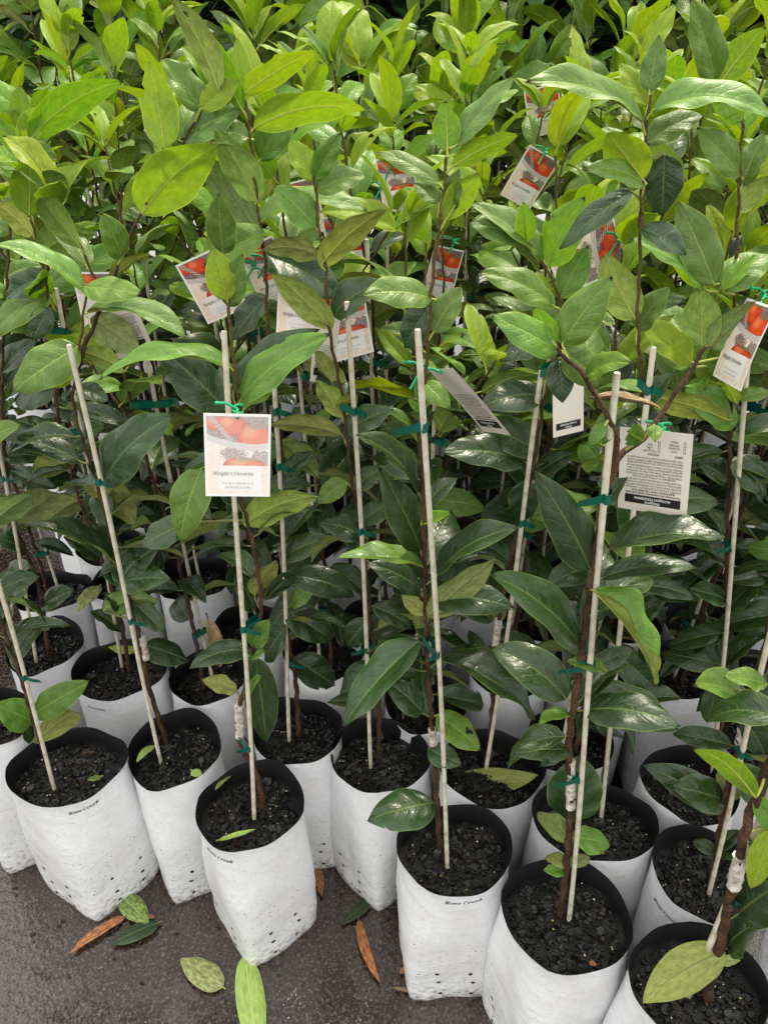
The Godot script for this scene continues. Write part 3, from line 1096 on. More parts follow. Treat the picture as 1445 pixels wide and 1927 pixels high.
func spray(o: Node3D, p: Vector3, az: float, f: float) -> void:
	var kind := "o"
	var g := f + rng.randf_range(-0.10, 0.10)
	if g > 0.80: kind = "y" if rng.randf() < fresh else ("b" if rng.randf() < 0.3 else "m")
	elif g > 0.56: kind = "m" if rng.randf() < 0.75 else "o"
	var elev := lerpf(-0.35, 0.60, smoothstep(0.1, 1.0, f)) + rng.randf_range(-0.4, 0.4)
	var size := lerpf(1.05, 0.80, smoothstep(0.6, 1.0, f)) * rng.randf_range(0.70, 1.18)
	if f < 0.2: size *= 0.75
	size *= big
	pool_leaf(o, p, az, elev, rng.randf_range(-0.8, 0.8), size, kind)

# lower leaves on the far side and flanks of a front sapling
func clothe(n: int, lo: float, hi: float) -> void:
	for k in n:
		var tries := 0
		var p := Vector3.ZERO
		while tries < 30:
			p = stem_pts[rng.randi() % stem_pts.size()]
			tries += 1
			if p.y > lo and p.y < hi: break
		var az := PI + rng.randf_range(-1.9, 1.9)
		pool_leaf(cur, p, az, rng.randf_range(-0.7, 0.35), rng.randf_range(-0.7, 0.7), rng.randf_range(0.6, 0.98), "o")

func shrub(at: Vector3, w: float, h: float, count: int, label: String, sd: int) -> void:
	var r := RandomNumberGenerator.new()
	r.seed = sd
	var o := thing("background_shrub", at, label, "shrub", "dark shrubs beyond the saplings")
	begin()
	for k in 5:
		var a := Vector3(r.randf_range(-0.2, 0.2), 0, r.randf_range(-0.2, 0.2))
		var b := Vector3(r.randf_range(-0.4, 0.4) * w, h * r.randf_range(0.6, 0.85), r.randf_range(-0.3, 0.3))
		add_tube(PackedVector3Array([a, a.lerp(b, 0.5) + Vector3(0, 0.1, 0), b]), PackedFloat32Array([0.035, 0.022, 0.008]), 8)
	var tm := ArrayMesh.new()
	commit(tm)
	part("trunk", tm, o, [mats.trunk])
	var bl: Array = blade(4, 4, 0.15, 0.085, 0.6, 0.35, 0.1, 0.2, 0.05, 1.0)
	var lm := ArrayMesh.new()
	begin()
	add_grid(bl[0], bl[1], 5, 5, 1.0)
	commit(lm)
	var mm := MultiMesh.new()
	mm.transform_format = MultiMesh.TRANSFORM_3D
	mm.use_colors = true
	mm.mesh = lm
	mm.instance_count = count
	var hub := []
	for k in 40: hub.append([Vector3(r.randf_range(-0.5, 0.5) * w, h * r.randf_range(0.3, 0.97), r.randf_range(-0.45, 0.45)), r.randf_range(0.22, 0.42)])
	for k in count:
		var c: Array = hub[r.randi() % hub.size()]
		var dir := Vector3(r.randfn(), r.randfn(), r.randfn()).normalized()
		var p: Vector3 = c[0] + dir * (c[1] as float) * pow(r.randf(), 0.4)
		var bas := Basis(Vector3.UP, atan2(dir.x, dir.z) + r.randf_range(-0.8, 0.8)) * Basis(Vector3.RIGHT, r.randf_range(-0.5, 0.7)) * Basis(Vector3.BACK, r.randf_range(-0.7, 0.7))
		mm.set_instance_transform(k, Transform3D(bas.scaled(Vector3.ONE * r.randf_range(0.6, 1.25)), p))
		var g := r.randf_range(0.7, 1.3)
		mm.set_instance_color(k, Color(0.045 * g, 0.105 * g * r.randf_range(0.85, 1.2), 0.030 * g))
	var mi3 := MultiMeshInstance3D.new()
	mi3.name = "crown"
	mi3.multimesh = mm
	mi3.material_override = mats.shrub
	mi3.set_meta("kind", "stuff")
	o.add_child(mi3)

# a fallen leaf lying on the ground, upper face up or down
func fallen(b: Vector3, t: Vector3, W: float, mat: Material, stalk_mat: Material, label: String, curl: float, fold: float, sway: float, stalk: float, called := "fallen_leaf", roll := 0.0) -> void:
	var o := thing(called, b, label, "leaf", "leaves fallen on the wet ground")
	var chord := t - b
	var one: Array = blade(8, 2, 1.0, 0.3, curl, fold, sway, 0.0, 0.0, 0.0)
	var L := chord.length() / (one[3] as Vector3).length()
	var bl: Array = blade(18, 8, L, W, curl, fold, sway, rng.randf_range(-0.2, 0.2), 0.06, rng.randf() * 6.0)
	var lc: Vector3 = (bl[3] as Vector3).normalized()
	var lu := (Vector3.UP - lc * lc.y).normalized()
	var d := chord.normalized()
	var wu := (Vector3.UP.rotated(d, roll) - d * d.y).normalized()
	var R := Basis(wu.cross(d), wu, d) * Basis(lu.cross(lc), lu, lc).transposed()
	var m := leaf_mesh(18, 8, "y", bl, L, PackedVector3Array([Vector3(0, 0, -stalk), Vector3(0, 0.001, -stalk * 0.5), Vector3.ZERO]), 0.0011)
	var low := 0.0
	for p in bl[0]: low = minf(low, (R * p).y)
	var q := part("blade", m, o, [mat, stalk_mat])
	q.basis = R
	q.position.y = 0.0026 - low

func backdrop_rows() -> void:
	rng.seed = 77
	var protos := []
	for k in 7: protos.append(proto(100 + k, 0.35, true))
	var bare := []
	for k in 4: bare.append(proto(200 + k, 0.47, true))
	var fars := []
	big = 1.45
	fresh = 0.45
	for k in 6: fars.append(proto(300 + k, 0.58, false))
	big = 1.0
	rng.seed = 901
	var spots := []
	for row in 22:
		var z := -0.98 - 0.150 * row
		for c in range(-12, 13):
			spots.append(Vector2((c + 0.5 * (row % 2)) * 0.172 + rng.randf_range(-0.016, 0.016), z + rng.randf_range(-0.016, 0.016)))
	var taken := []
	for o in get_children():
		if o.has_meta("category") and o.get_meta("category") == "potted plant": taken.append(Vector2(o.position.x, o.position.z))
	for p in [Vector2(-0.7227, -0.9939), Vector2(-0.346, -1.1192), Vector2(-0.1197, -1.171), Vector2(-0.2821, -1.2665), Vector2(0.0788, -1.0564), Vector2(0.4207, -0.9443), Vector2(-0.6459, -1.3724), Vector2(-0.7631, -1.4137), Vector2(0.6585, -0.7671), Vector2(0.7969, -0.9264), Vector2(0.6899, -0.9625), Vector2(0.6999, -0.6526)]: spots.push_front(p)
	for p in spots:
		var d: float = -p.y * 0.848 + 0.25
		if not p in near_spots and (p.x > d * 0.5 + 0.24 or p.x < -(d * 0.5 + 0.07) or p.y < -3.05): continue
		if p.y > -0.80 + 0.42 * p.x - 0.24 and not p in near_spots: continue
		var ok := true
		for t in taken:
			if p.distance_to(t) < (0.148 if p.y > -1.9 else 0.175): ok = false
		if not ok: continue
		taken.append(p)
		var deep: bool = p.y < -1.95
		var o: Node3D = (fars[rng.randi() % 6] if deep else (bare[rng.randi() % 4] if p.x < -0.2 and p.y > -1.5 else protos[rng.randi() % 7])).duplicate()
		o.name = numbered("potted_sapling")
		add_child(o, true)
		o.position = Vector3(p.x, 0, p.y)
		o.rotation.y = rng.randf() * TAU
		var s := rng.randf_range(0.95, 1.06) + 0.21 * smoothstep(-1.5, -2.6, p.y)
		o.scale = Vector3(1, s, 1)
		var g := "saplings packed in the rows behind"
		if deep: tag(o, "sapling deep in the far rows, only its yellow-green upper leaves showing above the others", "potted plant", "saplings of the far rows")
		elif p in near_spots: tag(o, near_names[near_spots.find(p)], "potted plant", "saplings of the second and third rows")
		else: tag(o, "staked sapling in a white bag packed in the middle rows behind the front bags", "potted plant", g)
	for q in protos + fars + bare: q.free()

var near_names := ["sapling in the white bag at the left edge behind the front bag", "sapling in the bag behind the gap between the second and third front bags", "sapling in the bag right behind the tall sapling with the hanging name card", "sapling in the small dark-mouthed bag seen between two leaning stakes in the third row", "sapling in the bag behind the bare-topped stake and the stickered bag", "sapling in the bag whose black rim shows behind the glossy drooping leaves", "sapling in the bag holding a pale dry leaf, in the third row at the left", "sapling in the far left bag of the third row, soil showing under its leaves", "sapling in a bag cut by the right edge, beside the Ross Creek flank", "sapling in the second bag cut by the right edge", "sapling in the bag behind the upright stake near the right edge", "sapling in the lowest bag beyond the right edge of the front row"]
var near_spots := [Vector2(-0.7227, -0.9939), Vector2(-0.346, -1.1192), Vector2(-0.1197, -1.171), Vector2(-0.2821, -1.2665), Vector2(0.0788, -1.0564), Vector2(0.4207, -0.9443), Vector2(-0.6459, -1.3724), Vector2(-0.7631, -1.4137), Vector2(0.6585, -0.7671), Vector2(0.7969, -0.9264), Vector2(0.6899, -0.9625), Vector2(0.6999, -0.6526)]

func _ready() -> void:
	# ---- camera, sky, sun, exposure
	var cam := Camera3D.new()
	cam.name = "camera"
	cam.fov = 67.32
	cam.near = 0.02
	cam.far = 200.0
	cam.position = Vector3(0, 1.42, 0)
	cam.rotation_degrees = Vector3(-32, 0, 0)
	add_child(cam)
	var we := WorldEnvironment.new()
	we.name = "world"
	var env := Environment.new()
	env.background_mode = Environment.BG_SKY
	var sky := Sky.new()
	var sm := ProceduralSkyMaterial.new()
	sm.sky_top_color = Color(1.0, 0.995, 0.98)
	sm.sky_horizon_color = Color(0.86, 0.86, 0.85)
	sm.sky_curve = 0.25
	sm.ground_bottom_color = Color(0.25, 0.24, 0.23)
	sm.ground_horizon_color = Color(0.55, 0.55, 0.55)
	sm.sun_angle_max = 1.0
	sky.sky_material = sm
	env.sky = sky
	env.tonemap_mode = Environment.TONE_MAPPER_LINEAR
	env.tonemap_exposure = 1.98
	env.sdfgi_enabled = true
	env.ssao_enabled = true
	env.ssil_enabled = true
	we.environment = env
	add_child(we)
	var sun := DirectionalLight3D.new()
	sun.name = "sun"
	sun.light_energy = 0.8
	sun.light_angular_distance = 10.0
	sun.light_color = Color(1.0, 0.96, 0.88)
	sun.shadow_enabled = true
	sun.rotation_degrees = Vector3(-60, 155, 0)
	add_child(sun)

	rng.seed = 20
	make_materials()
	mats.ink_soft = std(lin(0.16, 0.16, 0.17), 0.5)
	mats.ink_pale = std(lin(0.42, 0.42, 0.43), 0.5)

	# ---- ground
	var pm := PlaneMesh.new()
	pm.size = Vector2(160, 160)
	var ground := part("wet_ground", pm, self, [mats.ground])
	ground.set_meta("kind", "structure")

	make_pool()
	make_bags()

	# ---- the saplings of the front rows, leaf by leaf
	rng.seed = 21
	pot("sapling in the front white bag printed Ross Creek beside the bare wet ground", -0.5521, -0.9066, 0, 0.9354, 1.13, 1)
	bag_print(0.5236, 0.93, 0.0062, 0.12, false)
	stem([Vector3(-0.0618, 0.283, -0.0411), Vector3(-0.0596, 0.3922, -0.0411), Vector3(-0.057, 0.4817, -0.0411), Vector3(-0.058, 0.5652, -0.0411), Vector3(-0.0574, 0.6645, -0.0411), Vector3(-0.0462, 0.7941, -0.0411), Vector3(-0.024, 0.9264, -0.0411), Vector3(0.0026, 1.0433, -0.0411)], 0.0058, 0.002, "stem", 0.6)
	stake(Vector3(-0.0188, 0.273, 0.0304), Vector3(0.0083, 0.9245, 0.0304), 0.0034)
	tie(Vector3(-0.0065, 0.5703, 0.0304), Vector3(-0.058, 0.5703, -0.0411), Vector3(0.024, 0.002, 0.006))
	tie(Vector3(0.0018, 0.7692, 0.0304), Vector3(-0.0483, 0.7692, -0.0411), Vector3(-0.02, 0.002, 0.006))
	lf(Vector3(-0.0627, 0.3948, -0.0411), Vector3(-0.0988, 0.4689, -0.0111), Vector3(0.8608, 0.2367, 0.4506), 0.0578, "m", 0.8374, 0.25, 0, 0)
	lf(Vector3(-0.0586, 0.4119, -0.0411), Vector3(0.0663, 0.5124, -0.0211), Vector3(-0.4514, 0.4028, 0.7962), 0.0522, "m", 0.2, 0.2, -0, 0)
	lf(Vector3(-0.0698, 0.3422, -0.0411), Vector3(0.0525, 0.4651, 0.0089), Vector3(0.2675, 0.1228, -0.9557), 0.0445, "o", 0.9, 0.2, 0, 0)
	lf(Vector3(-0.0767, 0.3449, -0.0411), Vector3(-0.0884, 0.3909, -0.0423), Vector3(0.9544, 0.2483, 0.1657), 0.0313, "o", 0.6991, 0.4009, 0, 0)
	lf(Vector3(-0.077, 0.5234, -0.0611), Vector3(-0.0039, 0.5995, -0.0805), Vector3(-0.4308, 0.5887, 0.684), 0.0646, "o", 0.5537, 0.5207, -0, 0)
	lf(Vector3(-0.0674, 0.6593, -0.0611), Vector3(0.0192, 0.7041, -0.0504), Vector3(-0.4474, 0.7483, 0.4898), 0.048, "o", 0.8384, 0.2486, -0, 0)
	lf(Vector3(-0.0383, 0.7941, -0.0411), Vector3(0.0503, 0.8607, -0.0364), Vector3(-0.2611, 0.4089, -0.8744), 0.0671, "o", 0.401, 0.505, 0, 0)
	lf(Vector3(-0.1005, 0.5847, -0.0711), Vector3(-0.0439, 0.6532, -0.0827), Vector3(-0.4221, 0.4796, 0.7693), 0.0591, "o", 0.9403, 0.5053, -0, 0)
	lf(Vector3(-0.0263, 0.9181, -0.0411), Vector3(0.0554, 0.9629, -0.0495), Vector3(-0.3664, 0.7673, 0.5262), 0.0618, "m", 0.6966, 0.4372, -0, 0)
	clothe(9, 0.58, 1)
	pot("sapling in the second front bag, its leaning stake tied to a forking stem", -0.3742, -0.9406, 1, 0.5, 0.96, 1.02)
	stem([Vector3(-0.0276, 0.283, -0.044), Vector3(-0.0384, 0.4322, -0.044), Vector3(-0.0369, 0.5788, -0.044), Vector3(-0.0448, 0.7095, -0.044), Vector3(-0.0468, 0.8081, -0.044), Vector3(-0.0522, 0.8959, -0.044), Vector3(-0.0566, 0.9517, -0.044), Vector3(-0.0543, 0.9937, -0.044), Vector3(-0.0349, 1.0512, -0.044), Vector3(-0.0179, 1.102, -0.044), Vector3(-0.006, 1.1401, -0.044)], 0.0062, 0.002, "stem", 0.6)
	stem([Vector3(-0.0418, 1.0286, -0.044), Vector3(-0.0266, 1.063, -0.0523), Vector3(-0.0112, 1.0894, -0.0606), Vector3(0.0088, 1.126, -0.069), Vector3(0.033, 1.1685, -0.0773), Vector3(0.0665, 1.2257, -0.0856), Vector3(0.072, 1.2318, -0.094)], 0.0045, 0.002, "branch", 0.7)
	stem([Vector3(0.0869, 1.2427, -0.044), Vector3(0.1388, 1.3086, -0.054), Vector3(0.1614, 1.3411, -0.064), Vector3(0.1833, 1.3649, -0.074)], 0.0026, 0.0016, "branch", 0.5)
	stake(Vector3(-0.0254, 0.273, 0.0014), Vector3(-0.0265, 1.0823, 0.0014), 0.0034)
	tie(Vector3(-0.0259, 0.6303, 0.0014), Vector3(-0.04, 0.6303, -0.044), Vector3(0.02, 0.002, 0.006))
	tie(Vector3(-0.0263, 0.8836, 0.0014), Vector3(-0.0514, 0.8836, -0.044), Vector3(0.015, 0.002, 0.006))
	graft(Vector3(-0.0319, 0.5555, -0.044), Vector3(-0.0326, 0.5077, -0.044), 0.006)
	lf(Vector3(-0.0328, 1.0645, -0.044), Vector3(-0.1086, 1.0228, 0.006), Vector3(0.1837, 0.5995, 0.779), 0.06, "m", 0.5, 0.12, 0, 0.5)
	lf(Vector3(-0.0073, 1.1435, -0.044), Vector3(0.0695, 1.1411, -0.024), Vector3(-0.105, 0.8567, 0.5051), 0.0444, "m", 0.2, 0.15, -0, 0.4)
	lf(Vector3(-0.01, 1.1105, -0.044), Vector3(0.1183, 1.0825, -0.024), Vector3(0.198, 0.9757, 0.0944), 0.0669, "m", 0.9, 0.6, -0.5, 0)
	lf(Vector3(-0.0105, 1.1381, -0.044), Vector3(-0.0954, 1.2016, -0.014), Vector3(0.6102, 0.7905, 0.053), 0.0576, "m", 0.7, 0.6, 0.5, 0)
	lf(Vector3(-0.0447, 1.0078, -0.044), Vector3(-0.0025, 0.9913, -0.0312), Vector3(0.1827, 0.8513, 0.4919), 0.0311, "o", 0.5737, 0.3684, -0, 0.4)
	lf(Vector3(-0.0472, 1.0271, -0.044), Vector3(-0.0838, 1.0112, -0.0358), Vector3(-0.1007, 0.6304, 0.7697), 0.0269, "y", 0.3999, 0.208, 0, 0)
	lf(Vector3(-0.0332, 1.0498, -0.064), Vector3(0.0208, 1.0261, -0.0502), Vector3(0.2721, 0.0618, -0.9603), 0.0389, "m", 0.8333, 0.3282, 0, 0)
	lf(Vector3(-0.0228, 1.0906, -0.084), Vector3(0.0365, 1.0436, -0.0808), Vector3(-0.1855, -0.2966, -0.9368), 0.05, "o", 0.4257, 0.12, 0, 0)
	lf(Vector3(-0.0375, 0.856, -0.044), Vector3(0.0839, 0.9702, -0.034), Vector3(-0.5055, 0.4745, 0.7206), 0.0806, "o", 0.7, 0.3, -0.2, 0)
	lf(Vector3(-0.0522, 0.7146, -0.044), Vector3(-0.1616, 0.7943, -0.024), Vector3(0.5406, 0.8043, -0.2466), 0.0801, "o", 1, 0.62, -0.4, 0)
	lf(Vector3(-0.0504, 0.6696, -0.044), Vector3(0.0381, 0.6865, -0.0329), Vector3(-0.2177, 0.9016, 0.3738), 0.0543, "o", 0.8116, 0.3, -0, 0)
	lf(Vector3(-0.0861, 0.6128, -0.044), Vector3(0.0143, 0.6465, -0.0296), Vector3(0.0825, 0.1735, -0.9814), 0.0581, "o", 0.9202, 0.2319, 0, 0)
	lf(Vector3(-0.0625, 0.6128, -0.044), Vector3(-0.0816, 0.6464, -0.0503), Vector3(0.8577, 0.505, 0.0961), 0.0258, "o", 0.9049, 0.319, -0, 0)
	lf(Vector3(-0.0669, 0.8915, -0.044), Vector3(-0.1664, 0.9393, -0.027), Vector3(0.4543, 0.8468, 0.2765), 0.0436, "o", 0.5718, 0.3109, 0.3, 0)
	lf(Vector3(-0.0744, 0.8463, -0.074), Vector3(-0.0217, 0.7515, -0.0869), Vector3(0.0716, 0.1735, -0.9822), 0.0721, "o", 0.4819, 0.4412, 0, 0)
	lf(Vector3(-0.0251, 0.6321, -0.034), Vector3(0.0185, 0.5931, -0.0141), Vector3(0.3627, 0.7122, 0.601), 0.0408, "o", 0.4267, 0.5453, -0, 0)
	lf(Vector3(-0.0436, 0.5109, -0.074), Vector3(0.0288, 0.4748, -0.0726), Vector3(0.4212, 0.8561, 0.2994), 0.0534, "o", 0.5305, 0.1, -0, 0)
	lf(Vector3(-0.0518, 0.6718, -0.074), Vector3(0.0192, 0.7283, -0.0609), Vector3(-0.5358, 0.5204, 0.6649), 0.0545, "o", 0.632, 0.2195, -0, 0)
	lf(Vector3(0.0807, 1.2323, -0.044), Vector3(0.1862, 1.3103, -0.024), Vector3(-0.1357, 0.4146, -0.8999), 0.0691, "y", 0.45, 0.18, 0.3, 0)
	lf(Vector3(0.1189, 1.3057, -0.044), Vector3(0.1118, 1.3925, -0.054), Vector3(0.2344, -0.0924, -0.9678), 0.0503, "y", 0.3, 0.3, -0, 0)
	lf(Vector3(0.1888, 1.365, -0.044), Vector3(0.1461, 1.4524, -0.0466), Vector3(0.4865, 0.2122, -0.8475), 0.0449, "m", 0.5, 0.4, -0.15, 0)
	lf(Vector3(0.1606, 1.3403, -0.074), Vector3(0.1217, 1.395, -0.0758), Vector3(0.5148, 0.3917, 0.7626), 0.0443, "m", 0.3, 0.5416, 0, 0)
	lf(Vector3(0.1397, 1.3086, -0.064), Vector3(0.209, 1.3437, -0.0658), Vector3(-0.259, 0.5531, 0.7918), 0.0509, "m", 0.8012, 0.3677, -0, 0)
	lf(Vector3(0.166, 1.3453, -0.044), Vector3(0.2111, 1.3739, -0.0523), Vector3(-0.0629, 0.3698, 0.927), 0.0311, "y", 0.4954, 0.332, -0, 0)
	lf(Vector3(0.0401, 1.1751, -0.064), Vector3(0.03, 1.2332, -0.0456), Vector3(0.7906, -0.0562, 0.6098), 0.0408, "m", 0.6746, 0.3185, 0, 0)
	clothe(9, 0.58, 1)
	pot("sapling in the front bag with a name card hanging on its stem", -0.2224, -0.8248, 2, 0.6654, 1.02, 1)
	bag_print(-0.4538, 0.92, 0.0062, -0.05, false)
	stem([Vector3(0.0193, 0.283, -0.0137), Vector3(0.0138, 0.3933, -0.0137), Vector3(-0.0054, 0.4626, -0.0137), Vector3(0, 0.5338, -0.0137), Vector3(0.0186, 0.6006, -0.0137), Vector3(0.0345, 0.6636, -0.0137), Vector3(0.0527, 0.7515, -0.0137), Vector3(0.049, 0.8494, -0.0137), Vector3(0.0427, 0.9069, -0.0137), Vector3(0.0441, 0.9759, -0.0137), Vector3(0.0504, 1.0261, -0.0137), Vector3(0.0503, 1.0931, -0.0137), Vector3(0.0514, 1.1552, -0.0137), Vector3(0.0509, 1.1717, -0.0137)], 0.006, 0.0022, "stem", 0.6)
	stake(Vector3(0.0037, 0.273, 0.008), Vector3(0.0497, 1.142, 0.008), 0.0034)
	tie(Vector3(0.0146, 0.4792, 0.008), Vector3(-0.0041, 0.4792, -0.0137), Vector3(-0.016, 0.002, 0.006))
	tie(Vector3(0.0273, 0.7183, 0.008), Vector3(0.0458, 0.7183, -0.0137), Vector3(0.022, 0.002, 0.006))
	graft(Vector3(-0.0036, 0.4808, -0.0137), Vector3(0.0025, 0.5509, -0.0137), 0.0075)
	lf(Vector3(0.0508, 1.1706, -0.0137), Vector3(0.0415, 1.2243, -0.0187), Vector3(0.3044, 0.1399, 0.9422), 0.0361, "y", 0.3, 0.2, 0, 0)
	lf(Vector3(0.0487, 1.1598, -0.0257), Vector3(0.0723, 1.2193, -0.0143), Vector3(-0.3372, -0.0471, 0.9402), 0.0358, "m", 0.2, 0.4324, -0, 0)
	lf(Vector3(0.0459, 1.0918, -0.0137), Vector3(-0.0968, 1.0891, 0.0163), Vector3(-0.0072, 0.9984, 0.0558), 0.0563, "m", 1, 0.62, 0.35, 0)
	lf(Vector3(0.0508, 1.0488, -0.0137), Vector3(0.1644, 1.139, 0.0063), Vector3(-0.541, 0.5379, 0.6465), 0.0517, "m", 0.6, 0.3, -0.2, 0)
	lf(Vector3(0.0404, 1.0509, -0.0437), Vector3(0.1496, 1.133, -0.0259), Vector3(-0.4712, 0.4643, 0.7499), 0.0433, "o", 0.7194, 0.2041, -0.3, 0)
	lf(Vector3(0.0296, 1.0228, -0.0437), Vector3(-0.0409, 1.1052, -0.0419), Vector3(0.5726, 0.4751, 0.6681), 0.0623, "o", 0.5, 0.2, 0, 0)
	lf(Vector3(0.0411, 0.8761, -0.0137), Vector3(0.1396, 0.9263, -0.0011), Vector3(0.0136, 0.2194, -0.9755), 0.0491, "m", 0.7, 0.2, 0.25, 0)
	lf(Vector3(-0.0008, 0.9665, -0.0037), Vector3(-0.0324, 0.879, 0.0263), Vector3(-0.2174, 0.3861, 0.8965), 0.0532, "m", 0.7, 0.25, 0, 0)
	lf(Vector3(-0.0315, 0.885, -0.0037), Vector3(-0.0901, 0.8589, 0.01), Vector3(-0.1966, 0.7643, 0.6142), 0.0433, "o", 0.5, 0.25, 0, 0)
	lf(Vector3(0.0319, 0.6687, -0.0137), Vector3(0.0653, 0.7335, 0.0045), Vector3(-0.4839, 0.0032, 0.8751), 0.0331, "m", 0.6911, 0.2582, -0, 0)
	lf(Vector3(0.0294, 0.6585, -0.0137), Vector3(-0.0535, 0.6526, 0.0163), Vector3(-0.0019, 0.9824, 0.187), 0.0439, "o", 0.8, 0.25, 0.5, 0)
	lf(Vector3(0.0249, 0.643, -0.0137), Vector3(0.0528, 0.6665, -0.005), Vector3(-0.6667, 0.7183, 0.1988), 0.0247, "m", 0.4945, 0.4731, -0, 0)
	lf(Vector3(0.0358, 0.643, -0.0137), Vector3(0.0347, 0.4537, -0.0237), Vector3(0.3069, -0.0519, 0.9503), 0.0525, "o", 0.35, 0.1, -0, 0)
	lf(Vector3(0.0125, 0.5788, -0.0137), Vector3(0.0431, 0.6199, -0.0028), Vector3(-0.7899, 0.4877, 0.3718), 0.0318, "m", 0.7962, 0.2097, -0, 0)
	lf(Vector3(0.0363, 0.7162, -0.0337), Vector3(0.011, 0.7722, -0.0473), Vector3(0.819, 0.4555, 0.349), 0.0416, "o", 0.7576, 0.2767, -0, 0)
	lf(Vector3(0.0404, 0.7451, -0.0337), Vector3(0.0762, 0.8103, -0.0263), Vector3(-0.3774, 0.3065, -0.8739), 0.0414, "o", 0.423, 0.3651, 0, 0)
	lf(Vector3(0.0315, 0.8946, -0.0337), Vector3(0.0009, 0.9362, -0.0447), Vector3(0.6421, 0.5977, 0.48), 0.0348, "o", 0.4734, 0.3111, 0, 0)
	lf(Vector3(-0.0066, 0.5487, -0.0437), Vector3(-0.0625, 0.5589, -0.0565), Vector3(0.1802, -0.2119, -0.9605), 0.0385, "o", 0.4196, 0.3629, -0, 0)
	clothe(9, 0.58, 1)
	pot("tall sapling in the bag behind the hanging name card, topmost leaves at eye level", -0.1584, -0.985, 3, 0.2, 0.95, 0.96)
	stem([Vector3(-0.0011, 0.283, -0.0123), Vector3(0.002, 0.4519, -0.0123), Vector3(-0.006, 0.5562, -0.0123), Vector3(-0.0015, 0.7003, -0.0123), Vector3(0.0042, 0.8285, -0.0123), Vector3(0.01, 0.9432, -0.0123), Vector3(0.0044, 1.0835, -0.0123), Vector3(0.0077, 1.1669, -0.0123), Vector3(0.0043, 1.2373, -0.0123), Vector3(0.0022, 1.3139, -0.0123), Vector3(0.0004, 1.3536, -0.0123)], 0.0062, 0.002, "stem", 0.6)
	stake(Vector3(-0.0159, 0.273, -0.0021), Vector3(0.0091, 1.0352, -0.0021), 0.0034)
	tie(Vector3(-0.0087, 0.4934, -0.0021), Vector3(-0.0012, 0.4934, -0.0123), Vector3(0.03, 0.002, 0.006))
	tie(Vector3(0.004, 0.8814, -0.0021), Vector3(0.0068, 0.8814, -0.0123), Vector3(0.02, 0.002, 0.006))
	tie(Vector3(0.0069, 0.9693, -0.0021), Vector3(0.0089, 0.9693, -0.0123), Vector3(0.02, 0.002, 0.006))
	lf(Vector3(-0.0035, 1.3511, -0.0323), Vector3(-0.0078, 1.4146, -0.0371), Vector3(0.3244, 0.093, 0.9413), 0.0259, "y", 0.4613, 0.2832, 0, 0)
	lf(Vector3(-0.0054, 1.3444, -0.0123), Vector3(-0.0574, 1.4391, -0.0023), Vector3(0.3962, 0.309, -0.8646), 0.0386, "y", 0.3, 0.4, -0, 0)
	lf(Vector3(-0.0021, 1.3589, -0.0123), Vector3(0.0852, 1.4019, 0.001), Vector3(-0.1832, 0.6105, -0.7706), 0.037, "y", 0.4, 0.35, 0, 0)
	lf(Vector3(0.0082, 1.3251, -0.0123), Vector3(0.1395, 1.3448, 0.0077), Vector3(0.022, 0.6362, -0.7712), 0.0506, "y", 0.5, 0.3, 0.45, 0)
	lf(Vector3(-0.0003, 1.3139, -0.0123), Vector3(-0.0597, 1.322, -0.0155), Vector3(0.0584, 0.7094, 0.7024), 0.0397, "m", 0.7533, 0.3293, 0, 0)
	lf(Vector3(0.0042, 1.2435, -0.0123), Vector3(-0.0351, 1.3248, 0.0077), Vector3(0.1773, 0.3149, -0.9324), 0.0501, "m", 0.5, 0.3, -0, 0)
	lf(Vector3(-0.003, 1.2004, -0.0323), Vector3(-0.0701, 1.2949, -0.0523), Vector3(0.2621, -0.0181, -0.9649), 0.0494, "o", 0.5, 0.15, -0, 0)
	lf(Vector3(-0.0408, 1.1862, 0.0077), Vector3(-0.034, 1.2599, 0.0277), Vector3(-0.1725, -0.2434, 0.9545), 0.0397, "m", 0.3, 0.12, -0, 0)
	lf(Vector3(0.0071, 1.2872, -0.0423), Vector3(0.0553, 1.3551, -0.0566), Vector3(-0.0082, 0.2126, 0.9771), 0.0442, "m", 0.8902, 0.3315, -0, 0)
	lf(Vector3(0.004, 1.2187, -0.0123), Vector3(0.1384, 1.2319, -0.015), Vector3(-0.0889, 0.9595, 0.2674), 0.0732, "m", 0.9, 0.6, -0.35, 0)
	lf(Vector3(0.0058, 1.1753, -0.0323), Vector3(0.0999, 1.1188, -0.0371), Vector3(0.3837, 0.5774, 0.7206), 0.0725, "o", 0.9026, 0.4085, -0, 0)
	lf(Vector3(0.0124, 1.2081, -0.0023), Vector3(-0.0701, 1.167, -0.0119), Vector3(-0.3829, 0.6046, 0.6984), 0.0539, "m", 0.673, 0.3454, 0, 0)
	lf(Vector3(0.0022, 0.6137, -0.0123), Vector3(0.0564, 0.6577, -0.0195), Vector3(-0.4669, 0.6698, 0.5773), 0.0352, "m", 0.6705, 0.3002, -0, 0)
	lf(Vector3(-0.0008, 0.7107, -0.0123), Vector3(0.0733, 0.7507, -0.0132), Vector3(-0.392, 0.738, 0.5493), 0.0465, "o", 0.7419, 0.3552, -0, 0)
	lf(Vector3(-0.0054, 0.7415, -0.0423), Vector3(-0.067, 0.7764, -0.0505), Vector3(0.4577, 0.861, 0.2218), 0.0471, "o", 0.8547, 0.2046, 0, 0)
	lf(Vector3(-0.0047, 0.6024, -0.0123), Vector3(0.07, 0.5396, -0.011), Vector3(0.4566, 0.5573, 0.6935), 0.0613, "o", 0.8, 0.4737, -0, 0)
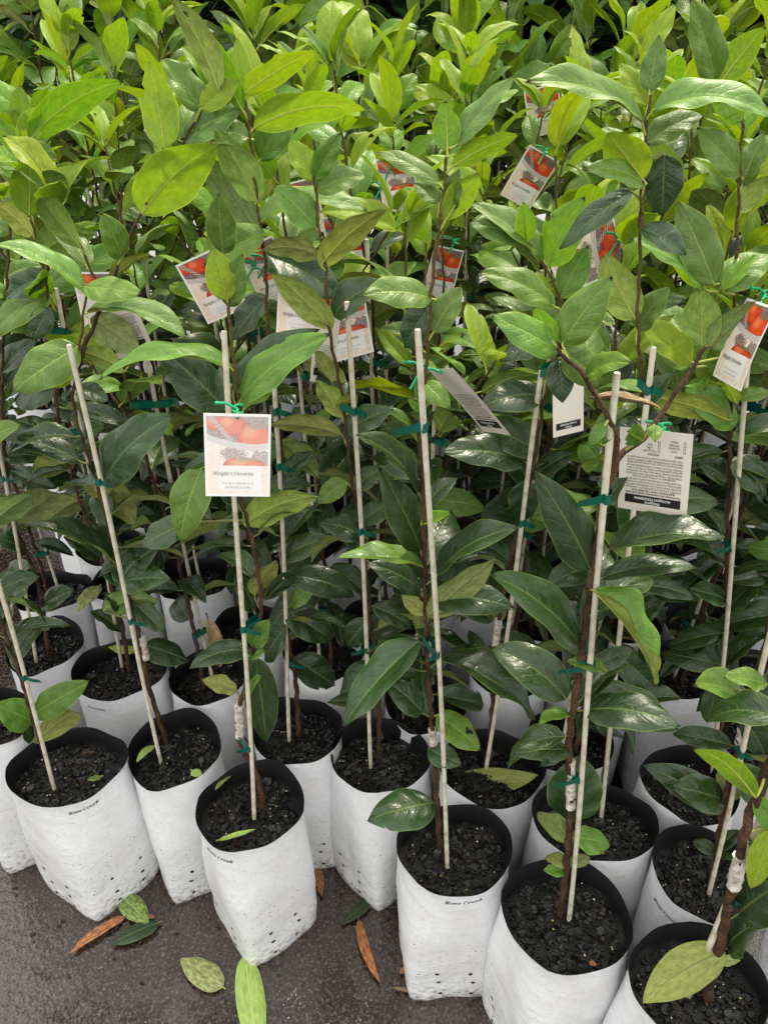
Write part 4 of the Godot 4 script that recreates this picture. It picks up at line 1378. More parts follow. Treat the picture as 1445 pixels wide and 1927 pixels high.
	lf(Vector3(-0.0037, 0.4681, -0.0423), Vector3(0.0673, 0.3928, -0.0524), Vector3(0.5901, 0.4678, 0.658), 0.0687, "o", 0.4851, 0.5461, -0, 0)
	lf(Vector3(0.0047, 0.8447, -0.0323), Vector3(0.0528, 0.8858, -0.0405), Vector3(-0.5482, 0.7266, 0.4142), 0.0421, "o", 0.661, 0.4257, -0, 0)
	lf(Vector3(0.0044, 0.9027, -0.0423), Vector3(0.059, 0.8414, -0.0381), Vector3(0.2813, 0.1866, -0.9413), 0.0542, "o", 0.465, 0.4661, 0, 0)
	lf(Vector3(-0.002, 0.585, 0.0077), Vector3(-0.045, 0.5009, -0.0002), Vector3(-0.7942, 0.36, 0.4895), 0.0594, "o", 0.5849, 0.3039, 0, 0)
	lf(Vector3(0.0033, 1.1173, -0.0423), Vector3(-0.0489, 1.0587, -0.0411), Vector3(-0.5552, 0.5081, 0.6584), 0.0518, "o", 0.5986, 0.4608, 0, 0)
	clothe(9, 0.45, 1)
	pot("sapling whose bare pale stake top stands clear of its thin stem", -0.0071, -0.9275, 4, 0.75, 1, 0.98)
	stem([Vector3(-0.003, 0.283, -0.0117), Vector3(-0.0015, 0.4528, -0.0117), Vector3(-0.0158, 0.65, -0.0117), Vector3(-0.026, 0.7996, -0.0117), Vector3(-0.0381, 0.8846, -0.0117), Vector3(-0.0448, 0.9709, -0.0117), Vector3(-0.0496, 1.0245, -0.0117), Vector3(-0.0613, 1.1031, -0.0117), Vector3(-0.0634, 1.1817, -0.0117), Vector3(-0.0691, 1.2244, -0.0117), Vector3(-0.0714, 1.282, -0.0117)], 0.0058, 0.002, "stem", 0.6)
	stake(Vector3(-0.0135, 0.273, 0.0048), Vector3(-0.0363, 1.1423, 0.0048), 0.0034)
	tie(Vector3(-0.0217, 0.5842, 0.0048), Vector3(-0.0111, 0.5842, -0.0117), Vector3(-0.02, 0.002, 0.006))
	tie(Vector3(-0.0276, 0.8108, 0.0048), Vector3(-0.0276, 0.8108, -0.0117), Vector3(0.02, 0.002, 0.006))
	tie(Vector3(-0.0326, 0.9996, 0.0048), Vector3(-0.0474, 0.9996, -0.0117), Vector3(0.014, 0.002, 0.006))
	lf(Vector3(-0.0494, 0.9827, -0.0117), Vector3(-0.0801, 1.0364, -0.0081), Vector3(0.1498, 0.1515, -0.977), 0.0379, "m", 0.3, 0.5, -0, 0)
	lf(Vector3(-0.048, 0.9842, -0.0117), Vector3(-0.031, 1.0257, 0.005), Vector3(-0.178, 0.429, -0.8856), 0.0292, "m", 0.7001, 0.4, 0, 0)
	lf(Vector3(-0.0516, 0.9574, -0.0117), Vector3(-0.1445, 0.9763, -0.0006), Vector3(-0.0537, 0.299, -0.9527), 0.0411, "o", 0.6, 0.4479, -0.1, 0)
	lf(Vector3(-0.0456, 0.882, -0.0117), Vector3(-0.087, 0.8511, -0.0064), Vector3(-0.3684, 0.6129, 0.6991), 0.0342, "m", 0.6, 0.3, 0.2, 0)
	lf(Vector3(-0.0579, 1.1051, -0.0117), Vector3(-0.1235, 1.182, 0.0183), Vector3(-0.06, 0.3182, -0.9461), 0.0403, "m", 0.3, 0.12, -0, 0)
	lf(Vector3(-0.0553, 1.12, -0.0117), Vector3(0.0067, 1.1631, 0.0015), Vector3(-0.5102, 0.527, 0.6797), 0.0506, "o", 0.86, 0.4431, -0.4, 0)
	lf(Vector3(-0.0692, 1.1817, -0.0117), Vector3(0.0104, 1.2499, 0.0083), Vector3(-0.1751, 0.4592, -0.8709), 0.0411, "m", 0.5, 0.25, 0.2, 0)
	lf(Vector3(-0.0705, 1.1941, -0.0117), Vector3(-0.1387, 1.1969, -0.026), Vector3(0.2041, 0.3956, -0.8954), 0.0363, "o", 0.702, 0.2, -0.3, 0)
	lf(Vector3(-0.0723, 1.2244, -0.0117), Vector3(-0.1194, 1.2698, -0.0185), Vector3(0.334, 0.4695, 0.8173), 0.0434, "m", 0.7222, 0.4841, 0, 0)
	lf(Vector3(-0.0185, 0.6339, -0.0117), Vector3(-0.0529, 0.5607, -0.029), Vector3(-0.5555, 0.0654, 0.8289), 0.0408, "o", 0.8508, 0.2, 0, 0)
	lf(Vector3(-0.0116, 0.6606, -0.0117), Vector3(0.0511, 0.6199, -0.0052), Vector3(0.4453, 0.7605, 0.4726), 0.0382, "o", 0.7974, 0.35, -0, 0)
	lf(Vector3(-0.0703, 1.2793, -0.0117), Vector3(-0.0402, 1.3274, 0.0082), Vector3(-0.329, -0.1783, 0.9274), 0.0298, "m", 0.4269, 0.4947, -0, 0)
	lf(Vector3(-0.0716, 1.2765, -0.0117), Vector3(-0.0985, 1.3178, -0.0229), Vector3(0.3392, 0.445, 0.8288), 0.0334, "y", 0.1539, 0.4494, 0, 0)
	lf(Vector3(-0.0697, 1.2652, -0.0117), Vector3(-0.0126, 1.2808, -0.02), Vector3(-0.0959, 0.7166, 0.6908), 0.0387, "m", 0.4824, 0.4137, -0.3, 0)
	lf(Vector3(-0.0222, 0.7903, -0.0117), Vector3(-0.0879, 0.8113, -0.0151), Vector3(0.2583, 0.8747, 0.4102), 0.0456, "o", 0.7423, 0.2152, 0.2, 0)
	lf(Vector3(-0.03, 0.7941, -0.0417), Vector3(0.0289, 0.8266, -0.0574), Vector3(-0.3811, 0.8583, 0.3437), 0.0456, "o", 0.4396, 0.2201, -0, 0)
	lf(Vector3(-0.0348, 0.86, -0.0317), Vector3(0.0127, 0.8965, -0.0287), Vector3(-0.5785, 0.7188, 0.3855), 0.0396, "o", 0.8832, 0.247, -0, 0)
	lf(Vector3(-0.0468, 0.9443, -0.0417), Vector3(0.0198, 0.9794, -0.0444), Vector3(-0.3879, 0.7747, 0.4994), 0.0497, "o", 0.7301, 0.3714, -0, 0)
	lf(Vector3(-0.0087, 0.5098, -0.0417), Vector3(-0.069, 0.4271, -0.0242), Vector3(-0.7091, 0.5962, 0.3765), 0.0685, "o", 0.4307, 0.4441, 0, 0)
	lf(Vector3(-0.0524, 1.0042, -0.0417), Vector3(-0.1081, 1.0591, -0.0557), Vector3(0.3761, 0.1488, -0.9146), 0.0525, "o", 0.6782, 0.5186, -0, 0)
	lf(Vector3(-0.0057, 0.569, -0.0417), Vector3(0.0678, 0.5119, -0.0395), Vector3(0.5877, 0.7658, 0.2612), 0.0614, "o", 0.5448, 0.3931, -0, 0)
	clothe(9, 0.45, 1)
	pot("sapling in the bag that bears a white Ross Creek sticker", 0.1114, -0.7463, 5, 0.08, 1.06, 0.92)
	bag_print(0.1047, 0.94, 0.0072, 0, true)
	stem([Vector3(-0.0205, 0.283, -0.0125), Vector3(-0.0314, 0.4367, -0.0125), Vector3(-0.0387, 0.5312, -0.0125), Vector3(-0.0567, 0.7538, -0.0125), Vector3(-0.065, 0.9337, -0.0125), Vector3(-0.0715, 1.0181, -0.0125), Vector3(-0.0692, 1.0635, -0.0125), Vector3(-0.0667, 1.1528, -0.0125), Vector3(-0.0633, 1.2274, -0.0125), Vector3(-0.058, 1.2763, -0.0125), Vector3(-0.0539, 1.3306, -0.0125)], 0.006, 0.0019, "stem", 0.6)
	stake(Vector3(-0.0083, 0.2731, 0.0162), Vector3(-0.0765, 1.1736, 0.0162), 0.0034)
	tie(Vector3(-0.0445, 0.7514, 0.0162), Vector3(-0.0565, 0.7514, -0.0125), Vector3(-0.008, 0.002, 0.006))
	tie(Vector3(-0.0686, 1.0692, 0.0162), Vector3(-0.069, 1.0692, -0.0125), Vector3(-0.03, 0.002, 0.006))
	graft(Vector3(-0.0402, 0.5536, -0.0125), Vector3(-0.0435, 0.5842, -0.0125), 0.0058)
	lf(Vector3(-0.0543, 1.3293, -0.0125), Vector3(-0.0572, 1.3679, -0.0225), Vector3(0.2219, -0.229, -0.9478), 0.0264, "y", 0.2, 0.12, -0, 0.9)
	lf(Vector3(-0.0473, 1.3328, -0.0125), Vector3(0.0017, 1.3872, -0.0225), Vector3(-0.5476, 0.6008, 0.5825), 0.0317, "m", 0.3, 0.35, -0, 0)
	lf(Vector3(-0.0489, 1.3166, -0.0125), Vector3(0.0085, 1.3429, -0.0063), Vector3(-0.1593, 0.5418, -0.8252), 0.0272, "y", 0.1499, 0.3, 0.3, 0)
	lf(Vector3(-0.0528, 1.2706, -0.0125), Vector3(-0.0249, 1.3113, -0.0087), Vector3(-0.2821, 0.2781, -0.9182), 0.0327, "y", 0.4, 0.3, 0, 0)
	lf(Vector3(-0.0498, 1.2768, -0.0225), Vector3(-0.0427, 1.3142, -0.0106), Vector3(-0.6731, -0.1041, 0.7322), 0.024, "m", 0.7988, 0.2188, -0, 0)
	lf(Vector3(-0.0604, 1.3009, -0.0125), Vector3(-0.1185, 1.3263, -0.0265), Vector3(0.1568, 0.7251, 0.6705), 0.0221, "m", 0.7746, 0.2, 0, 0)
	lf(Vector3(-0.0603, 1.2847, -0.0125), Vector3(-0.0828, 1.2994, -0.0279), Vector3(-0.0905, 0.6515, 0.7532), 0.0204, "m", 0.7658, 0.4872, 0, 0)
	lf(Vector3(-0.0643, 1.1953, -0.0125), Vector3(-0.1309, 1.2073, 0.0175), Vector3(0.3848, 0.7306, 0.5641), 0.0385, "m", 0.3, 0.25, 0.5, 0)
	lf(Vector3(-0.061, 1.1612, -0.0125), Vector3(-0.0347, 1.205, -0.0192), Vector3(-0.4852, 0.4086, 0.7731), 0.034, "m", 0.4, 0.35, -0, 0.3)
	lf(Vector3(-0.0663, 1.1811, -0.0275), Vector3(-0.089, 1.1336, -0.042), Vector3(-0.5963, 0.0405, 0.8017), 0.0361, "o", 0.7563, 0.3, 0, 0)
	lf(Vector3(-0.0681, 1.1065, -0.0125), Vector3(-0.0438, 1.0914, 0.0175), Vector3(-0.296, 0.7361, 0.6088), 0.0237, "m", 0.5, 0.15, -0, 0.3)
	lf(Vector3(-0.0717, 1.0729, -0.0125), Vector3(-0.0863, 1.0896, -0.0096), Vector3(0.5806, 0.3827, 0.7186), 0.0093, "y", 0.1133, 0.2339, 0, 0)
	lf(Vector3(-0.0734, 0.9734, -0.0125), Vector3(-0.1417, 1.0555, 0.0075), Vector3(0.7767, 0.5997, 0.1923), 0.0537, "o", 0.7, 0.6, 0.3, 0)
	lf(Vector3(-0.0662, 0.8792, -0.0275), Vector3(-0.1177, 1.0035, -0.0171), Vector3(0.5507, 0.16, 0.8192), 0.0482, "o", 0.5, 0.2, 0, 0)
	lf(Vector3(-0.0681, 0.93, -0.0125), Vector3(-0.0343, 0.9492, -0.0077), Vector3(-0.5045, 0.8511, 0.1455), 0.0258, "y", -0.5, 0.7, -0, 0)
	lf(Vector3(-0.049, 0.8499, -0.0125), Vector3(0.0438, 0.9371, 0.0075), Vector3(-0.6861, 0.7274, 0.0112), 0.0663, "o", 0.8, 0.55, -0.2, 0)
	lf(Vector3(-0.055, 0.7875, -0.0125), Vector3(0.0173, 0.9001, 0.0175), Vector3(0.2008, 0.1298, -0.971), 0.0421, "o", 0.2, 0.12, 0, 0)
	lf(Vector3(-0.0578, 0.7936, -0.0125), Vector3(-0.089, 0.8167, -0.021), Vector3(0.156, -0.1495, -0.9764), 0.0262, "o", 0.2, 0.2, -0, 0)
	lf(Vector3(-0.0639, 0.8676, -0.0125), Vector3(-0.166, 0.9016, 0.0175), Vector3(0.2715, 0.9502, -0.1531), 0.0559, "m", 0.7, 0.62, -0.35, 0)
	lf(Vector3(-0.0649, 0.8224, -0.0225), Vector3(-0.1325, 0.8702, -0.0156), Vector3(0.553, 0.7201, 0.4192), 0.0385, "o", 0.92, 0.2, 0, 0)
	lf(Vector3(-0.0662, 0.7474, -0.0125), Vector3(-0.1643, 0.6442, 0.0375), Vector3(-0.617, 0.7295, 0.295), 0.0704, "o", 0.5, 0.5, -0, 0)
	lf(Vector3(-0.0373, 0.715, -0.0125), Vector3(0.0877, 0.6454, 0.0275), Vector3(0.5038, 0.8603, -0.0772), 0.0969, "o", 1, 0.62, 0.4, 0)
	lf(Vector3(-0.0578, 0.6159, -0.0125), Vector3(-0.1118, 0.662, -0.0294), Vector3(0.4454, 0.7172, 0.5359), 0.0429, "o", 0.9355, 0.25, 0, 0)
	lf(Vector3(-0.0378, 0.6128, -0.0125), Vector3(0.0223, 0.575, 0.0175), Vector3(0.3141, 0.8443, 0.4342), 0.0469, "m", 0.5, 0.2, -0, 0, true)
	lf(Vector3(-0.0475, 0.5425, -0.0125), Vector3(-0.0026, 0.5444, 0.0175), Vector3(-0.2842, 0.8853, 0.3681), 0.0356, "o", 0.5323, 0.15, -0, 0)
	lf(Vector3(-0.0341, 0.4217, -0.0125), Vector3(-0.1364, 0.4208, 0.0175), Vector3(0.0364, 0.9871, 0.1562), 0.0704, "o", 0.7, 0.1, 0, 0)
	lf(Vector3(-0.0578, 0.807, -0.0225), Vector3(-0.0631, 0.7276, -0.0423), Vector3(-0.3098, 0.2491, -0.9176), 0.0251, "o", 0.8286, 0.3436, 0, 0)
	lf(Vector3(-0.063, 0.9297, -0.0425), Vector3(-0.0234, 0.9636, -0.0607), Vector3(-0.5415, 0.7884, 0.2919), 0.0364, "o", 0.9443, 0.3816, -0, 0)
	clothe(9, 0.55, 1)
	pot("sapling just behind the stickered bag, a pale leaf drooping over its rim", 0.1876, -0.9031, 0, 0.9, 1.02, 1)
	stem([Vector3(0.0012, 0.283, -0.0302), Vector3(-0.0048, 0.4837, -0.0302), Vector3(-0.0077, 0.6116, -0.0302), Vector3(0.0008, 0.7465, -0.0302), Vector3(0.0117, 0.8399, -0.0302), Vector3(0.0189, 0.9174, -0.0302), Vector3(0.0217, 1.0046, -0.0302), Vector3(0.0292, 1.0775, -0.0302), Vector3(0.0306, 1.1319, -0.0302), Vector3(0.0079, 1.1769, -0.0302), Vector3(-0.0196, 1.2107, -0.0302)], 0.006, 0.002, "stem", 0.6)
	stake(Vector3(-0.0073, 0.273, -0.0126), Vector3(0.013, 1.056, -0.0126), 0.0034)
	tie(Vector3(0.0003, 0.5665, -0.0126), Vector3(-0.0066, 0.5665, -0.0302), Vector3(-0.01, 0.002, 0.006))
	tie(Vector3(0.0072, 0.8301, -0.0126), Vector3(0.0106, 0.8301, -0.0302), Vector3(0.015, 0.002, 0.006))
	tie(Vector3(0.013, 1.056, -0.0126), Vector3(0.027, 1.056, -0.0302), Vector3(0.02, 0.002, 0.006))
	graft(Vector3(-0.0089, 0.5724, -0.0302), Vector3(-0.0081, 0.6389, -0.0302), 0.0062)
	lf(Vector3(-0.0708, 0.2775, -0.0102), Vector3(0.0752, 0.3466, 0.0298), Vector3(0.4528, -0.5504, -0.7015), 0.0474, "o", 0.35, 0.1, -0.25, 0)
	lf(Vector3(0.0072, 1.1832, -0.0302), Vector3(0.0384, 1.2622, -0.0202), Vector3(-0.6239, 0.1494, 0.7671), 0.0547, "y", 0.3, 0.2, -0.2, 0)
	lf(Vector3(0.0212, 1.1339, -0.0302), Vector3(-0.0729, 1.174, -0.0343), Vector3(0.2993, 0.7614, 0.575), 0.0507, "m", 0.6, 0.3, 0.25, 0)
	lf(Vector3(0.0277, 1.145, -0.0302), Vector3(0.0547, 1.2047, -0.0379), Vector3(-0.5752, 0.3558, 0.7366), 0.0436, "m", 0.3, 0.2, -0, 0)
	lf(Vector3(0.0015, 1.1894, -0.0302), Vector3(-0.0881, 1.2502, -0.043), Vector3(0.4567, 0.7672, 0.4504), 0.0553, "m", 0.5, 0.55, 0.2, 0)
	lf(Vector3(-0.0198, 1.2125, -0.0302), Vector3(-0.0858, 1.2282, -0.0468), Vector3(0.0149, 0.7563, 0.654), 0.0429, "m", 0.4594, 0.3897, 0, 0)
	lf(Vector3(-0.0208, 1.2101, -0.0302), Vector3(-0.0311, 1.2578, -0.0133), Vector3(0.0961, -0.3134, 0.9447), 0.0258, "y", 0.107, 0.275, 0, 0)
	lf(Vector3(0.0191, 1.0159, -0.0302), Vector3(-0.0638, 1.0075, -0.0102), Vector3(0.034, 0.8644, 0.5016), 0.0544, "o", 0.7143, 0.25, 0.35, 0)
	lf(Vector3(0.0041, 0.9191, -0.0302), Vector3(-0.1108, 0.9495, -0.0002), Vector3(0.3341, 0.8391, 0.4293), 0.0593, "o", 0.6, 0.3, 0.15, 0)
	lf(Vector3(0.0071, 0.888, -0.0302), Vector3(0.014, 0.8188, -0.0322), Vector3(0.0253, -0.0269, 0.9993), 0.0459, "o", 0.5232, 0.15, -0, 0)
	lf(Vector3(0.0253, 0.9234, -0.0502), Vector3(-0.0651, 0.9606, -0.0577), Vector3(0.241, 0.7182, 0.6528), 0.0647, "o", 0.8248, 0.4868, 0, 0)
	lf(Vector3(0.001, 0.4636, -0.0502), Vector3(0.0579, 0.5416, -0.0577), Vector3(-0.7484, 0.5779, 0.3254), 0.0639, "o", 0.4451, 0.2857, -0, 0)
	lf(Vector3(-0.0008, 0.5033, -0.0602), Vector3(-0.0731, 0.536, -0.0768), Vector3(0.3686, 0.91, 0.1896), 0.0535, "o", 0.7173, 0.2859, 0, 0)
	lf(Vector3(-0.0021, 0.6166, -0.0502), Vector3(-0.0349, 0.6885, -0.0677), Vector3(0.5803, 0.0665, -0.8117), 0.0473, "o", 0.4264, 0.2699, -0, 0)
	lf(Vector3(0.0244, 0.8753, -0.0602), Vector3(0.0823, 0.9138, -0.0687), Vector3(-0.4959, 0.8134, 0.304), 0.0462, "o", 0.4542, 0.3472, -0, 0)
	lf(Vector3(0.0069, 0.7248, -0.0602), Vector3(-0.0437, 0.7594, -0.0676), Vector3(0.4852, 0.7913, 0.3721), 0.0407, "o", 0.7058, 0.5136, 0, 0)
	lf(Vector3(0.031, 1.0808, -0.0602), Vector3(-0.0365, 1.0542, -0.054), Vector3(-0.3037, 0.8645, 0.4005), 0.0481, "o", 0.7161, 0.3548, 0, 0)
	clothe(9, 0.45, 1)
	pot("sapling in the large front bag, straight pale stake, white tape low on the stem", 0.265, -0.6381, 1, 0.35, 1.1, 0.98)
	stem([Vector3(-0.0008, 0.283, -0.0156), Vector3(-0.0111, 0.4602, -0.0156), Vector3(-0.0219, 0.5729, -0.0156), Vector3(-0.0368, 0.6737, -0.0156), Vector3(-0.0406, 0.7896, -0.0156), Vector3(-0.0446, 0.9133, -0.0156), Vector3(-0.0471, 1.0137, -0.0156), Vector3(-0.0442, 1.0563, -0.0156), Vector3(-0.0417, 1.0726, -0.0156)], 0.0066, 0.0048, "stem", 3)
	stem([Vector3(-0.0415, 1.0715, -0.0156), Vector3(-0.0251, 1.0812, -0.0256), Vector3(-0.0092, 1.0888, -0.0356), Vector3(0.0125, 1.1251, -0.0456), Vector3(0.0369, 1.169, -0.0556)], 0.0042, 0.0024, "branch", 1.2)
	stem([Vector3(-0.0413, 1.0703, -0.0156), Vector3(-0.0497, 1.1039, -0.0116), Vector3(-0.0665, 1.13, -0.0076), Vector3(-0.087, 1.1599, -0.0036), Vector3(-0.1083, 1.1802, 0.0004), Vector3(-0.1186, 1.1912, 0.0044)], 0.004, 0.002, "branch", 0.9)
	stake(Vector3(0.0088, 0.2731, -0.0091), Vector3(-0.0556, 1.1607, -0.0091), 0.0034)
	tie(Vector3(-0.0161, 0.6161, -0.0091), Vector3(-0.0283, 0.6161, -0.0156), Vector3(-0.03, 0.002, 0.006))
	tie(Vector3(-0.0301, 0.809, -0.0091), Vector3(-0.0412, 0.809, -0.0156), Vector3(-0.035, 0.002, 0.006))
	tie(Vector3(-0.0462, 1.032, -0.0091), Vector3(-0.0459, 1.032, -0.0156), Vector3(-0.026, 0.002, 0.006))
	graft(Vector3(-0.0192, 0.5514, -0.0156), Vector3(-0.0302, 0.6426, -0.0156), 0.0064)
	lf(Vector3(-0.1106, 1.1791, -0.0156), Vector3(-0.1738, 1.2149, -0.0056), Vector3(0.429, 0.5596, 0.7091), 0.0356, "m", 0.4, 0.2, 0, 0)
	lf(Vector3(-0.1081, 1.1859, -0.0156), Vector3(-0.0752, 1.247, -0.0075), Vector3(-0.6237, 0.2378, 0.7447), 0.039, "m", 0.3, 0.12, -0.15, 0)
	lf(Vector3(-0.1147, 1.1859, -0.0156), Vector3(-0.1335, 1.2146, -0.0304), Vector3(0.5242, -0.0932, -0.8465), 0.021, "y", 0.3704, 0.25, -0, 0)
	lf(Vector3(-0.1036, 1.1764, -0.0256), Vector3(-0.0638, 1.1412, -0.0341), Vector3(0.4262, 0.2712, 0.863), 0.0355, "m", 0.5, 0.2, -0, 0.4)
	lf(Vector3(-0.0836, 1.154, -0.0156), Vector3(-0.0573, 1.1841, 0.0244), Vector3(-0.8353, 0.5285, 0.1514), 0.027, "m", 0.8, 0.35, -0.5, 0)
	lf(Vector3(-0.1051, 1.1651, -0.0356), Vector3(-0.0994, 1.1276, -0.0212), Vector3(-0.0765, 0.3471, 0.9347), 0.0268, "o", 0.6, 0.1, -0, 0)
	lf(Vector3(-0.0593, 1.088, -0.0156), Vector3(-0.0539, 1.1224, -0.0184), Vector3(-0.7333, 0.1699, 0.6583), 0.0219, "m", 0.5817, 0.2044, -0, 0)
	lf(Vector3(-0.063, 1.1146, -0.0006), Vector3(-0.0756, 1.0957, 0.0028), Vector3(-0.6375, 0.5268, 0.5622), 0.0152, "m", 0.7998, 0.2334, 0, 0)
	lf(Vector3(-0.0105, 1.1051, -0.0206), Vector3(-0.014, 1.0973, -0.0006), Vector3(-0.1329, 0.9311, 0.3396), 0.0144, "m", 0.8, 0.2, -0, 0)
	lf(Vector3(-0.0287, 1.0863, -0.0156), Vector3(-0.0361, 1.1185, 0.002), Vector3(0.1356, -0.4497, 0.8828), 0.0192, "m", 0.465, 0.311, 0, 0.5)
	lf(Vector3(-0.0199, 1.0936, -0.0156), Vector3(-0.043, 1.109, 0.001), Vector3(0.6955, 0.5622, 0.4474), 0.0137, "y", 0.407, 0.6, 0, 0)
	lf(Vector3(-0.0486, 0.9414, -0.0156), Vector3(-0.1232, 1.0691, 0.0044), Vector3(0.4575, 0.1296, 0.8797), 0.0483, "o", 0.4, 0.12, 0, 0)
	lf(Vector3(-0.0313, 0.9665, -0.0156), Vector3(0.067, 1.0006, 0.0144), Vector3(-0.2987, 0.9492, -0.0992), 0.0715, "o", 0.9, 0.6, 0.25, 0)
	lf(Vector3(-0.0451, 0.8327, -0.0156), Vector3(-0.1582, 0.9568, 0.0144), Vector3(0.7305, 0.5779, 0.3638), 0.0661, "o", 0.5, 0.4, 0.15, 0)
	lf(Vector3(-0.0447, 0.9227, -0.0016), Vector3(0.0299, 0.8187, 0.0284), Vector3(0.7698, 0.6078, 0.195), 0.0867, "m", 0.6, 0.85, 0.25, 0)
	lf(Vector3(-0.0239, 0.8021, -0.0156), Vector3(0.0202, 0.8196, -0.0275), Vector3(-0.1454, 0.7814, 0.6069), 0.025, "o", 0.5963, 0.2, -0, 0)
	lf(Vector3(-0.0135, 0.8058, -0.0056), Vector3(-0.0571, 0.8099, -0.0159), Vector3(0.0942, 0.9956, -0.0024), 0.0297, "m", 0.7, 0.45, -0, 0)
	lf(Vector3(-0.0265, 0.7318, -0.0156), Vector3(0.0727, 0.7484, 0.0244), Vector3(-0.2155, 0.9674, 0.1334), 0.055, "o", 0.7, 0.2, -0.3, 0)
	lf(Vector3(-0.016, 0.7442, -0.0356), Vector3(0.1118, 0.6622, -0.0498), Vector3(0.517, 0.7285, 0.4494), 0.0535, "o", 0.6696, 0.2, -0, 0)
	lf(Vector3(-0.0398, 0.7219, -0.0156), Vector3(-0.0837, 0.73, 0.0044), Vector3(0.0113, 0.9349, -0.3548), 0.0323, "m", 0.7947, 0.6, -0, 0)
	lf(Vector3(-0.0341, 0.6621, -0.0156), Vector3(-0.1127, 0.6895, 0.0144), Vector3(0.386, 0.9032, 0.1878), 0.0301, "o", 0.5782, 0.15, 0, 0)
	lf(Vector3(-0.0419, 0.6717, -0.0156), Vector3(-0.0716, 0.6502, -0.001), Vector3(-0.4183, 0.8281, 0.3732), 0.0261, "o", 0.8402, 0.3, 0, 0)
	lf(Vector3(-0.0071, 0.4952, -0.0356), Vector3(-0.0049, 0.608, -0.0552), Vector3(-0.18, 0.1718, 0.9686), 0.0756, "o", 0.25, 0.06, 0, 0)
	lf(Vector3(-0.0068, 0.472, -0.0156), Vector3(-0.0673, 0.5695, 0.0044), Vector3(-0.1229, 0.1258, -0.9844), 0.0352, "o", 0.6, 0.3, -0, 0)
	lf(Vector3(-0.006, 0.4884, -0.0156), Vector3(0.048, 0.4652, -0.0202), Vector3(0.397, 0.8605, 0.3192), 0.0389, "m", 0.5, 0.15, -0, 0)
	lf(Vector3(-0.0044, 0.4187, -0.0156), Vector3(-0.0456, 0.4745, 0.0037), Vector3(-0.3997, 0.0218, -0.9164), 0.0226, "o", 0.9081, 0.3, -0, 0)
	lf(Vector3(-0.0032, 0.4212, -0.0156), Vector3(0.0188, 0.4559, -0.0088), Vector3(0.4611, -0.1198, -0.8792), 0.0228, "o", 0.9, 0.3, 0, 0)
	lf(Vector3(-0.0095, 0.4112, -0.0156), Vector3(-0.0411, 0.4195, -0.0118), Vector3(0.2612, 0.9614, 0.0869), 0.0217, "m", 0.6872, 0.2995, 0, 0)
	lf(Vector3(-0.034, 0.7995, -0.0406), Vector3(-0.0538, 0.8498, -0.0575), Vector3(0.4458, 0.4378, 0.7808), 0.0374, "o", 0.5957, 0.4031, 0, 0)
	lf(Vector3(-0.0383, 0.9951, -0.0456), Vector3(-0.0206, 1.0393, -0.0352), Vector3(-0.9147, 0.3018, 0.2688), 0.0321, "o", 0.5687, 0.5252, -0, 0)
	clothe(8, 0.62, 1)
	pot("sapling in the bag at the bottom corner, thick bark-flecked stem and steeply slanting stake", 0.4217, -0.5425, 2, 0.6, 1.08, 0.92)
	stem([Vector3(0.0173, 0.283, 0.0074), Vector3(0.0051, 0.4249, 0.0074), Vector3(-0.0077, 0.5304, 0.0074), Vector3(-0.0117, 0.5892, 0.0074), Vector3(-0.0209, 0.6537, 0.0074), Vector3(-0.0247, 0.7267, 0.0074), Vector3(-0.0243, 0.8246, 0.0074), Vector3(-0.0199, 0.9176, 0.0074)], 0.0088, 0.0055, "stem", 3)
	stake(Vector3(-0.0072, 0.273, 0.0006), Vector3(-0.0042, 0.988, 0.0006), 0.0046)
	tie(Vector3(-0.0061, 0.5291, 0.0006), Vector3(-0.0075, 0.5291, 0.0074), Vector3(0.012, 0.002, 0.006))
	graft(Vector3(-0.0096, 0.5651, 0.0074), Vector3(-0.0167, 0.6245, 0.0074), 0.0085)
	lf(Vector3(0.0119, 0.4249, 0.0074), Vector3(-0.1016, 0.3997, 0.0574), Vector3(0.0026, -0.8951, -0.4458), 0.053, "o", 0.5, 0.12, -0.3, 0)
	lf(Vector3(0.0145, 0.4311, 0.0074), Vector3(0.0321, 0.4992, 0.0142), Vector3(-0.9656, 0.2384, 0.1037), 0.0443, "o", 0.8934, 0.2, -0, 0)
	lf(Vector3(0.0044, 0.6726, 0.0074), Vector3(-0.0131, 0.608, 0.0374), Vector3(-0.2204, 0.4595, 0.8604), 0.0311, "y", 0.4, 0.25, 0, 0)
	lf(Vector3(0.0093, 0.508, 0.0074), Vector3(0.0307, 0.5986, 0.0233), Vector3(-0.916, 0.151, 0.3716), 0.0579, "o", 0.5, 0.15, -0, 0)
	lf(Vector3(0.011, 0.3997, 0.0074), Vector3(0.0415, 0.3941, 0.0032), Vector3(-0.2139, -0.5618, -0.7992), 0.0162, "o", 0.6146, 0.2623, 0, 0)
	lf(Vector3(-0.048, 0.7655, 0.0374), Vector3(-0.1288, 0.843, 0.0436), Vector3(0.1215, 0.2033, -0.9715), 0.0286, "y", 0.7, 0.25, -0.2, 0)
	lf(Vector3(-0.0287, 0.7267, 0.0074), Vector3(0.0181, 0.6507, -0.0082), Vector3(0.4704, 0.1093, 0.8756), 0.0283, "m", 0.7044, 0.4503, -0, 0)
	clothe(2, 0.45, 1)
	pot("sapling between the stickered bag and the corner bags, behind a big round leaf", 0.3432, -0.7954, 3, 0.1, 1.14, 0.9)
